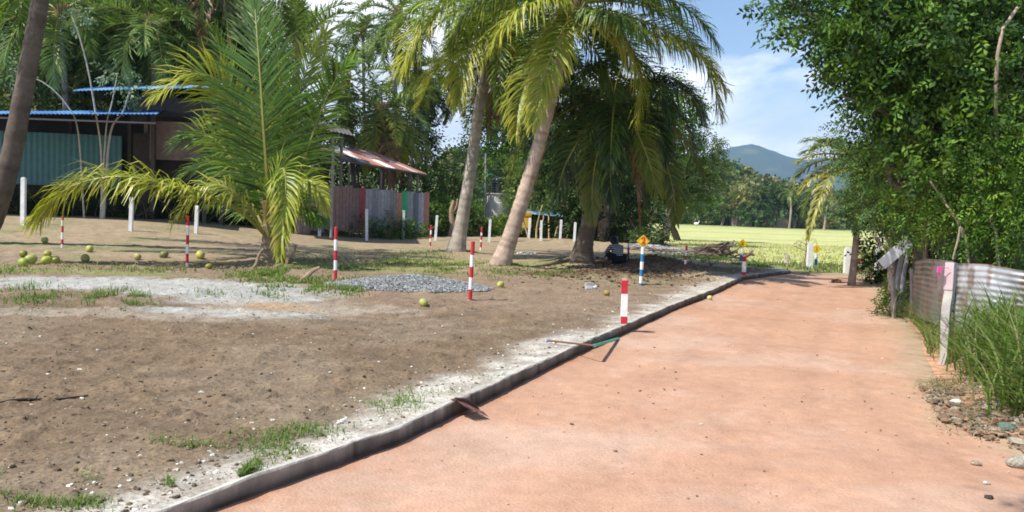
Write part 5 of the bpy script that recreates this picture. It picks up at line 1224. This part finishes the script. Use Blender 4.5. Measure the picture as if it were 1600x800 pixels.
# corrugated sheets: ribs run lengthwise
def tin(label, pts, zt, zb, cols, pitch=.076, amp=.006):
    S = spline([np.array([p[0], p[1], 0]) for p in pts], 60); T = nrm(np.gradient(S, axis=0)); Nn = np.stack([T[:, 1], -T[:, 0], 0*T[:, 0]], 1)
    nv = 70; v = np.linspace(0, 1, nv); zt = np.interp(np.linspace(0, 1, 60), np.linspace(0, 1, len(zt)), zt)
    hgt = (zt-zb).mean(); off = amp*np.sin(v*hgt/pitch*2*math.pi)
    mb = MB()
    for s in (0, .004):
        V = S[:, None]+Nn[:, None]*(off[None, :, None]-s+.05*(fbm(np.repeat(np.linspace(0, 7, 60)[:, None], nv, 1), np.repeat((v*3)[None], 60, 0), 190, 3)-.5)[..., None])
        V[..., 2] = zb+(zt[:, None]-zb)*v[None]
        i = (np.arange(59)[:, None]*nv+np.arange(nv-1)).ravel()
        u = np.linspace(0, 1, 60); c = np.stack([np.interp(u, np.linspace(0, 1, len(cols)), [q[k] for q in cols]) for k in range(3)], 1)
        gu = np.repeat((u*9)[:, None], nv, 1); gv = np.repeat((v*5)[None], 60, 0)
        cc = np.repeat(c[:, None], nv, 1)*(.65+.6*fbm(gu, gv, 160, 4))[..., None]
        cc = blend(cc, (.22, .13, .09), ss(.52, .68, fbm(gu*2.2, gv*.5, 161, 4))*.7)
        mb.add(V.reshape(-1, 3), np.stack([i, i+1, i+nv+1, i+nv], -1), cc.reshape(-1, 3))
    q = S[30]; return tag(mb.build('corrugated_sheet', M_tin, at=(q[0], q[1], zb), smooth=True), label, 'tin sheet', 'corrugated sheets along the right roadside')
M_tin = surf('galvanised', .34, .18, 5, .15, .004, .5, metal=.55)
p1 = P(1427, 440, 12.9); p2 = P(1450, 440, 11.6); p3 = P(1490, 440, 10.6)
tin('rust stained corrugated sheet left of the concrete post', [p1[:2], p2[:2], p3[:2]], [P(1427, 408, 12.9)[2], P(1455, 405, 11.6)[2], P(1490, 408, 10.6)[2]], .22, [(.13, .12, .12), (.20, .19, .19), (.34, .34, .35)])
p1 = P(1488, 440, 10.7); p2 = P(1545, 440, 10.2); p3 = P(1610, 440, 9.8); p4 = P(1680, 440, 9.6)
tin('silver corrugated sheet right of the concrete post behind tall grass', [p1[:2], p2[:2], p3[:2], p4[:2]], [P(1488, 411, 10.7)[2], P(1545, 413, 10.2)[2], P(1610, 424, 9.8)[2], P(1680, 430, 9.6)[2]], .18, [(.52, .52, .52), (.60, .61, .62), (.42, .42, .44), (.36, .34, .32)])
# tilted white board on leaning post
b = G(1396, 489); dp = b[1]
th = thing('tilted_board', 'white board hanging tilted on dark stakes at the road bend', 'board', b)
c = P(1399, 395, dp-.1); a_ = math.atan2(40, 42); L_ = 56/FPX*dp; w_ = 17/FPX*dp
ca, sa = math.cos(a_), math.sin(a_); T_ = np.array([[ca, 0, -sa], [0, 1, 0], [sa, 0, ca]])
m = MB(); m.box(c, (L_, .025, w_), (.80, .81, .85), tilt=T_); m.build('board', M_paint, th)
m = MB(); m.tube([b-[0, 0, .1], P(1405, 420, dp), P(1414, 380, dp)], [.05, .045, .04], 7, (.30, .29, .28), wob=.1); m.build('stake', M_wood, th)
m = MB(); q = P(1408, 470, dp+.2); q[2] = H(q[0], q[1]); m.tube([q, P(1412, 430, dp+.2), P(1424, 372, dp+.2)], [.05, .04, .035], 7, (.34, .33, .34), wob=.1); m.build('stake', M_wood, th)
for i, (a, b_, r, lab) in enumerate([((1453, 282, 11.5), (1510, 375, 11.2), .022, 'slanting bare stick in the thicket above the tin sheet'), ((1516, 262, 11.2), (1556, 362, 11.0), .02, 'second slanting bare stick, nearer the right border'), ((1489, 405, 9.3), (1500, 355, 9.2), .014, 'dry forked stake on top of the concrete post')]):
    m = MB(); A0 = P(*a); A1 = P(*b_); limb(m, A0, A1, r*.7, r, (.40, .33, .24), sag=.04, n=7); lo = A0 if A0[2] < A1[2] else A1
    if i < 2:
        g_ = lo.copy(); g_[2] = H(lo[0], lo[1]); g_[0] += .25; limb(m, lo, g_, r, r*1.1, (.40, .33, .24), sag=.03, n=5)
    tag(m.build('bare_stick', M_bark, at=lo), lab, 'stick', 'bare sticks in the roadside thicket')

# ------------------------------------------------------------------ grass
def grass(name, label, pts, h0, h1, w, pal, lean=.5, segs=3, cat='grass'):
    pts = np.array(pts); n = len(pts)
    az = rng.uniform(0, 2*math.pi, n); d = np.stack([np.cos(az), np.sin(az), 0*az], 1); s = np.stack([-np.sin(az), np.cos(az), 0*az], 1)
    h = (h0+(h1-h0)*rng.random(n)**1.3)[:, None]; ln = lean*(.3+rng.random(n))[:, None]
    prof = [1, .9, .65, .06] if segs == 3 else [1, .75, .08]
    V = []
    for k in range(segs+1):
        t = k/segs; p = pts+np.array([0, 0, 1])*h*(t-.35*ln*t*t)+d*h*ln*t*t
        ww = w*(.7+.6*h/h1)*prof[k]/2
        V += [p-s*ww, p+s*ww]
    V = np.stack(V, 1); m = 2*(segs+1); b = np.arange(n)*m
    Fq = np.concatenate([np.stack([b+2*k, b+2*k+1, b+2*k+3, b+2*k+2], -1) for k in range(segs)])
    c = np.array(pal)[rng.integers(len(pal), size=n)]*(.75+.5*rng.random((n, 1)))
    return stuff(MB().add(V.reshape(-1, 3), Fq, np.repeat(c, m, 0)).build(name, M_grass), label, cat)
GG = [(.11, .20, .035), (.15, .24, .05), (.09, .16, .03), (.20, .25, .07)]
GD = [(.30, .28, .12), (.40, .34, .18), (.22, .22, .09)]
def scatter_px(px, py, sx, sy, n, z=.135, yard=True):
    out = []
    while len(out) < n:
        q = onz(px+rng.normal(0, sx), py+rng.normal(0, sy), z)
        if yard and (q[0] > xk(q[1])-.07 or q[1] > 50 or q[1] < 0): continue
        if vn(q[0]*3.3, q[1]*3.3, 12) < .38: continue
        out.append((q[0], q[1], float(yard_z(np.array(q[0]), np.array(q[1])))-.01 if yard else H(q[0], q[1])))
    return out
pp = []
for px, py, sx, sy, n in [(52, 462, 26, 8, 700), (185, 468, 24, 6, 750), (420, 462, 22, 4, 120), (330, 460, 20, 3, 90)]: pp += scatter_px(px, py, sx, sy, n)
grass('grass_tuft', 'bright green grass tufts on the pale sand at the left', pp, .04, .15, .010, GG, .8)
pp = []
for px, py, sx, sy, n in [(430, 693, 34, 14, 900), (480, 675, 30, 8, 500), (620, 626, 26, 9, 700), (330, 735, 26, 10, 700), (300, 712, 18, 8, 160), (70, 765, 36, 12, 420), (130, 786, 20, 6, 260), (700, 612, 30, 4, 50), (250, 690, 12, 4, 50), (770, 588, 30, 3, 40)]: pp += scatter_px(px, py, sx, sy, n)
grass('kerb_grass', 'fine fresh grass growing along the kerb in the foreground', pp, .02, .075, .005, GG+[(.2, .28, .08)], .9)
pp = []
for px, py, sx, sy, n in [(430, 432, 34, 5, 2300), (480, 447, 35, 6, 1300), (545, 452, 14, 5, 600), (400, 428, 20, 4, 800), (560, 416, 26, 4, 700), (630, 410, 30, 4, 900), (700, 418, 30, 5, 1200), (790, 425, 26, 5, 700), (850, 432, 25, 3, 300), (880, 430, 12, 3, 300), (500, 405, 20, 3, 260), (18, 424, 30, 3, 350), (250, 422, 60, 2, 500), (110, 415, 60, 2, 300), (660, 400, 40, 3, 500), (560, 395, 60, 2, 300), (675, 448, 12, 3, 120)]: pp += scatter_px(px, py, sx, sy, n)
grass('yard_grass', 'patchy low grass and weeds between the palms in the yard', pp, .03, .13, .016, GG+[(.26, .27, .10)], .8)
pp = []
for px, py, sx, sy, n in [(1130, 402, 30, 4, 900), (1060, 398, 26, 4, 300), (1190, 412, 26, 3, 700)]: pp += scatter_px(px, py, sx, sy, n)
grass('verge_grass', 'low grass between the branch pile and the second number sign', pp, .03, .14, .03, GG, .8)
pp = []
for _ in range(7000):
    y = rng.uniform(YEND+.7, 31.5); x = rng.uniform(7.5+.1*(y-26), 20)
    if fbm(x*.8, y*.8, 131, 3) < .40: continue
    pp.append((x, y, float(land_z(np.array(x), np.array(y)))-.01))
grass('field_edge_grass', 'green grass strip between the road end and the paddy field', pp, .05, .22, .035, GG+GD, .7, 2)
pp = []
for _ in range(15000):
    y = rng.uniform(31.8, 56); x = rng.uniform(max(KW[-1, 0], .142*y), .72*y)
    pp.append((x, y, float(pad_z(np.array(x), np.array(y)))-.05))
grass('paddy', 'ripening yellow green paddy at the near edge of the field', pp, .08, .2, .05, [(.47, .46, .19), (.44, .44, .18), (.40, .42, .17)], .5, 2, 'paddy')
# tall grass by the right fence
pp = []
for _ in range(17000):
    y = rng.uniform(5.2, 10.6); e = rng.uniform(.15, 3.2); x = xr(y)+e
    if y > 9.6-.1*(x-5) and x < 6: continue
    k = (e-.3)/.7
    if rng.random() > np.clip(k+.15, .05, 1)*(.35+fbm(x*1.5, y*1.5, 170, 2)): continue
    pp.append((x, y, float(zr(x, y))-.02))
pp = np.array(pp)
grass('tall_grass', 'tall bright green grass in front of the silver tin sheet', pp[: int(len(pp)*.85)], .5, 1.02, .018, [(.11, .20, .03), (.14, .23, .045), (.08, .15, .03), (.20, .27, .08), (.26, .26, .12)], 1.15)
grass('dry_grass', 'dry straw coloured grass at the foot of the concrete post', np.vstack([pp[int(len(pp)*.85):], [(q[0], q[1], H(q[0], q[1])) for q in [G(1500+rng.normal(0, 16), 552+rng.normal(0, 16)) for _ in range(260)]]]), .15, .5, .010, GD, 1.1)
pp = []
for _ in range(900):
    q = G(1445+rng.normal(0, 18), 520+rng.normal(0, 22))
    if q[0] < xr(q[1])+.05: continue
    pp.append(q)
for _ in range(2600):
    q = G(1560+rng.normal(0, 34), 630+rng.normal(0, 18))
    if q[0] < xr(q[1])+.35: continue
    pp.append(q)
for _ in range(500):
    y = rng.uniform(12, 22); x = xr(y)+rng.uniform(.1, 1.2); pp.append((x, y, H(x, y)))
grass('verge_weeds', 'mixed short weeds and grass along the right road edge', pp, .06, .30, .012, GG+GD[:1], 1.0)
pp = []
while len(pp) < 1100:
    q = G(1448+rng.normal(0, 14), 512+rng.normal(0, 18))
    if q[0] > xr(q[1])+.08: pp.append(q)
grass('edge_grass', 'feathery olive grass in front of the bent tin sheet and its stakes', pp, .25, .62, .010, [(.16, .20, .06), (.22, .24, .09), (.12, .17, .05)], 1.1)
pp = [G(1478+rng.normal(0, 22), 606+rng.normal(0, 7)) for _ in range(600)]+[G(1545+rng.normal(0, 34), 645+rng.normal(0, 16)) for _ in range(1100)]
grass('cut_grass', 'dull cut grass lying on the rubble at the right road edge', pp, .02, .09, .008, [(.32, .28, .18), (.24, .23, .12)], 2.0)
# a few separate stems
for px, py, h, lab in [(1395, 497, .5, 'single pale dry reed bending at the road edge by the short grey post'), (1577, 640, .5, 'broad bright leaf blade in front of the rubble')]:
    b = G(px, py); m = MB()
    m.tube(spline([b, b+[.02, 0, h*.6], b+[.12, 0, h]], 8), np.linspace(.012, .004, 8), 5, (.55, .5, .3) if h == .5 and px < 1500 else (.14, .26, .05))
    tag(m.build('grass_stem', M_grass, at=b), lab, 'grass stem')

# ------------------------------------------------------------------ far wood, hill and mountain
def hillz(x, y): return float(zfar(np.array(x), np.array(y)))
mb = MB(); tk_ = MB()
FP = [[(.09, .14, .03), (.11, .16, .04)], [(.04, .075, .025), (.055, .09, .025)], [(.19, .20, .06), (.22, .21, .07)], [(.07, .14, .03), (.10, .17, .04)], [(.24, .24, .11), (.14, .18, .06)]]
for k in range(760):
    f = rng.random(); y = 190+190*f**.8; x = rng.uniform(-.05*y-10, .62*y+20)
    z = hillz(x, y); s = rng.uniform(1.8, 3.9)*(1 if y > 205 else .7)
    pal = FP[rng.integers(5)]
    n = 120 if y < 240 else 80
    sprigs(mb, (x, y, z+s*.9), (s, s, s*.95), n, 1.0 if y < 240 else 1.3, pal, 3, shell=.75, wl=.9, droop=.1)
for k in range(420):
    y = rng.uniform(184, 192); x = rng.uniform(-20, .62*y+15); s = rng.uniform(.9, 1.9)
    sprigs(mb, (x, y, hillz(x, y)+s*.6), (s*1.2, s, s), 46, .7, FP[rng.integers(5)], 3, shell=.6, wl=.9, droop=.1)
stuff(mb.build('far_wood', M_far), 'mixed far wood covering the low hill beyond the paddy field', 'wood')
# individual far trees that stand out
def fartree(label, px, dep, h, s, pal, col=(.2, .17, .13), py=None):
    b = P(px, 350, dep); b[2] = hillz(b[0], dep); c = b+[0, 0, h]
    cl = [(c+rng.normal(0, s*.45, 3)*[1, 1, .7], (s*.62, s*.62, s*.5), 1.0) for _ in range(6)]
    return tree(label, b, cl, [b-[0, 0, .5], (b+c)/2+[.3, 0, 0], c], .62, 8, pal, 'single trees at the far side of the paddy field', col=col, r=.3, k=5, wl=.8, matl=M_far)
fartree('round dark tree at the far field edge below the mountain peak', 1212, 178, 7.0, 4.0, FP[1])
fartree('dark spreading tree at the far field edge right of the mountain peak', 1240, 182, 6.5, 3.6, [(.04, .065, .025)])
fartree('bright green bushy tree at the far edge near the reddish roof', 1180, 176, 4.0, 3.2, [(.08, .15, .05)])
fartree('olive tree at the far edge behind the second number sign', 1150, 180, 6.0, 3.6, FP[2])
fartree('tall pale crowned tree halfway up the wooded hill', 1165, 215, 9.0, 3.2, FP[4])
fartree('dark tree left of the reddish roof across the field', 1128, 182, 5.5, 3.4, FP[3])
for i, (cx, cy, dep, ln, lab) in enumerate([(1236, 300, 172, 3.6, 'far coconut palm in the wood right of the dark far trees'), (1200, 300, 186, 3.4, 'far yellowish palm between the dark far trees'), (1165, 296, 190, 3.4, 'far palm in the wood above the reddish roof'), (1290, 312, 170, 3.2, 'far palm partly behind the thin yellow fronds')]):
    c = P(cx, cy, dep); z0 = hillz(c[0], dep)
    b = np.array([c[0], dep, z0]); fr = generic_fronds(c, 12, ln, i, (.9, -.7), 1.6, .9, 16, pal=MG, w=.28, droop=.9, segs=2)
    palm(lab, 'far coconut palms beyond the field', b, [b, (b+c)/2+[.2, 0, 0], c], .25, .18, fr, c, 0, boot=False, n=14)
for px, py, dep, w, col, lab in [(1158, 324, 183, 4.5, (.40, .13, .10), 'hut with reddish roof among the far trees'), (1214, 334, 180, 4.0, (.34, .28, .26), 'hut with grey brown roof at the far field edge')]:
    c = P(px, py, dep); z0 = hillz(c[0], dep); th = thing('hut', lab, 'hut', (c[0], dep, z0))
    m = MB(); m.box((c[0], dep, (z0+c[2])/2), (w, 3, c[2]-z0), (.3, .24, .2)); m.build('wall', M_conc, th)
    m = MB(); V = [(c[0]-w*.6, dep-2, c[2]-.1), (c[0]+w*.6, dep-2, c[2]-.1), (c[0]+w*.6, dep+2, c[2]-.1), (c[0]-w*.6, dep+2, c[2]-.1), (c[0]-w*.55, dep, c[2]+1.2), (c[0]+w*.55, dep, c[2]+1.2)]
    m.add(V, [(0, 1, 5, 4), (2, 3, 4, 5), (1, 2, 5), (3, 0, 4), (3, 2, 1, 0)], col); m.build('roof', M_conc, th)
b = P(1088, 350, 150); b[2] = float(pad_z(np.array(b[0]), np.array(b[1]))); m = MB(); m.ball(b+[0, 0, .55], (.45, .25, .25), (.8, .8, .8)); m.tube(spline([b+[.3, 0, .6], b+[.5, 0, .9], b+[.45, 0, 1.15]], 6), .07, 6, (.8, .8, .8)); m.tube([b, b+[0, 0, .4]], .03, 5, (.3, .3, .3))
tag(m.build('egret', M_paint, at=b), 'white bird standing far off in the paddy field', 'bird')
def mountain():
    D0 = 3300.
    sk = [(900, 268), (1000, 262), (1080, 246), (1110, 238), (1140, 228), (1160, 223), (1175, 221), (1190, 226), (1205, 233), (1240, 243), (1262, 247), (1290, 244), (1310, 248), (1340, 256), (1400, 262), (1500, 270), (1700, 290)]
    xs = np.linspace(P(850, 300, D0)[0], P(1750, 300, D0)[0], 240); ys = np.linspace(D0-1300, D0+900, 130)
    X, Y = np.meshgrid(xs, ys)
    sx = np.array([P(a, b, D0)[0] for a, b in sk]); sz = np.array([P(a, b, D0)[2] for a, b in sk])
    rid = np.interp(X, sx, sz)
    f = np.clip(1-np.abs(Y-D0)/np.where(Y < D0, 1300, 900), 0, 1)
    g = 1-np.abs(fbm(X*.006+3, Y*.004, 180, 5)*2-1)
    Z = rid*(f**1.15)*(1-.30*(1-f)*g)+14*(fbm(X*.02, Y*.02, 181, 4)-.5)*f-6
    n0, n1 = X.shape; i = (np.arange(n0-1)[:, None]*n1+np.arange(n1-1)).ravel()
    c = np.ones(X.shape+(3,))*np.array([.03, .055, .025]); c = blend(c, (.09, .11, .05), ss(.5, .7, fbm(X*.01, Y*.01, 182, 4))*.8)
    struct(MB().add(np.stack([X, Y, Z], -1).reshape(-1, 3), np.stack([i, i+1, i+n1+1, i+n1], -1), c.reshape(-1, 3)).build('mountain', M_land, smooth=True))
mountain()

# ------------------------------------------------------------------ crouching person in the pit
def skin_body(name, verts, edges, radii, mat_, parent, sub=2):
    me = bpy.data.meshes.new(name); me.from_pydata([tuple(v) for v in verts], edges, []); me.materials.append(mat_)
    o = bpy.data.objects.new(name, me); C.objects.link(o); o.parent = parent
    md = o.modifiers.new('skin', 'SKIN'); sv = me.skin_vertices[0].data
    for i, r in enumerate(radii): sv[i].radius = (r, r); sv[i].use_root = (i == 0)
    md.use_smooth_shade = True
    s = o.modifiers.new('sub', 'SUBSURF'); s.levels = sub; s.render_levels = sub
    return o
def person():
    b = np.array([PIT[0], PIT[1], H(PIT[0], PIT[1])])
    th = thing('person', 'person with dark hair in a striped top crouching with bent back in the palm shade', 'person', b)
    th.rotation_euler = (0, 0, R(20)); th.scale = (.98, .98, .98)
    skin = surf('skin', .6, .08, 20, .05, .002, .3, rgb=(.16, .085, .05)); hair = surf('hair', .5, .2, 30, .4, .004, .4, rgb=(.012, .010, .009))
    trou = surf('trousers', .9, .1, 12, .1, .003, .1, rgb=(.02, .022, .03))
    # local frame: facing +y, squatting
    J = {'pel': (0, 0, .24), 'sp': (0, .06, .38), 'ch': (0, .17, .54), 'nk': (0, .27, .64), 'hd': (0, .34, .69), 'ht': (0, .38, .75)}
    V = [J[k] for k in ('pel', 'sp', 'ch', 'nk', 'hd', 'ht')]; E = [(0, 1), (1, 2), (2, 3), (3, 4), (4, 5)]; Rr = [.135, .125, .14, .052, .095, .06]
    def chain(start, pts, rs):
        k = start
        for p, r in zip(pts, rs): V.append(p); Rr.append(r); E.append((k, len(V)-1)); k = len(V)-1
        return k
    for s in (-1, 1):
        k = chain(2, [(s*.17, .20, .54), (s*.25, .30, .38), (s*.16, .50, .28), (s*.13, .56, .24)], [.055, .045, .034, .026])
        hx, hy, hzv = V[k]
        pk = chain(k, [(hx, hy+.05, hzv-.02)], [.03])
        for q, (dx, ln) in enumerate([(-.03, .055), (-.01, .065), (.01, .062), (.03, .05)]): chain(pk, [(hx+dx, hy+.05+ln*.6, hzv-.03), (hx+dx, hy+.05+ln, hzv-.055)], [.009, .008])
        chain(pk, [(hx-s*.04, hy+.06, hzv-.01), (hx-s*.05, hy+.09, hzv-.03)], [.010, .008])
        k = chain(0, [(s*.10, .02, .20), (s*.17, .38, .38), (s*.14, .16, .08), (s*.14, .17, .035), (s*.15, .34, .03)], [.095, .065, .045, .038, .035])
    skin_body('body', V, E, Rr, skin, th)
    # shirt and trousers over the body
    stp = bpy.data.materials.new('striped_cloth'); stp.use_nodes = True; n = stp.node_tree; bs = n.nodes['Principled BSDF']; bs.inputs['Roughness'].default_value = .9
    t = n.nodes.new('ShaderNodeTexCoord'); w = n.nodes.new('ShaderNodeTexWave'); w.wave_type = 'BANDS'; w.bands_direction = 'Z'; w.inputs['Scale'].default_value = 5.5; w.inputs['Distortion'].default_value = .6
    r = n.nodes.new('ShaderNodeValToRGB'); r.color_ramp.interpolation = 'CONSTANT'; r.color_ramp.elements[0].color = (.015, .016, .028, 1); r.color_ramp.elements[1].position = .62; r.color_ramp.elements[1].color = (.55, .56, .62, 1)
    n.links.new(t.outputs['Object'], w.inputs['Vector']); n.links.new(w.outputs['Fac'], r.inputs[0]); n.links.new(r.outputs[0], bs.inputs['Base Color'])
    V2 = [(0, -.01, .22), (0, .05, .38), (0, .17, .54), (0, .25, .615)]; E2 = [(0, 1), (1, 2), (2, 3)]; R2 = [.160, .150, .165, .075]
    for s in (-1, 1):
        k = 2
        for p, rad in [((s*.17, .20, .54), .078), ((s*.25, .30, .38), .064), ((s*.19, .44, .31), .048)]: V2.append(p); R2.append(rad); E2.append((k, len(V2)-1)); k = len(V2)-1
    skin_body('shirt', V2, E2, R2, stp, th)
    V3 = [(0, 0, .22)]; E3 = []; R3 = [.165]
    for s in (-1, 1):
        k = 0
        for p, rad in [((s*.10, .03, .20), .115), ((s*.17, .38, .38), .085), ((s*.145, .19, .12), .062)]: V3.append(p); R3.append(rad); E3.append((k, len(V3)-1)); k = len(V3)-1
    skin_body('trousers', V3, E3, R3, trou, th)
    m = MB(); m.ball((0, .345, .735), (.118, .135, .125), (.01, .01, .01), seg=18, rings=12, bump=.08, rot=Matrix.Rotation(-.6, 3, 'X')); m.ball((0, .25, .68), (.10, .08, .12), (.01, .01, .01), seg=14, rings=10, bump=.12)
    o = m.build('hair', hair, None, smooth=True); o.parent = th
    m = MB(); 
    for s in (-1, 1): m.ball((s*.098, .36, .69), (.018, .03, .038), (.2, .1, .07))
    m.ball((0, .445, .655), (.018, .025, .025), (.2, .1, .07)); o = m.build('face', skin, None, smooth=True); o.parent = th
person()

# ------------------------------------------------------------------ air
def haze():
    m = bpy.data.materials.new('haze'); m.use_nodes = True; n = m.node_tree; n.nodes.clear()
    o = n.nodes.new('ShaderNodeOutputMaterial'); v = n.nodes.new('ShaderNodeVolumePrincipled')
    v.inputs['Density'].default_value = 1.8e-4; v.inputs['Color'].default_value = (.46, .68, 1.0, 1); v.inputs['Anisotropy'].default_value = .0
    n.links.new(v.outputs[0], o.inputs['Volume'])
    mb = MB().box((800, 2300, 197), (17000, 4900, 410), (1, 1, 1)); h = mb.build('haze', m)
    h['kind'] = 'stuff'; h['label'] = 'thin blue air haze over the valley'; h['category'] = 'haze'
haze()
clean()
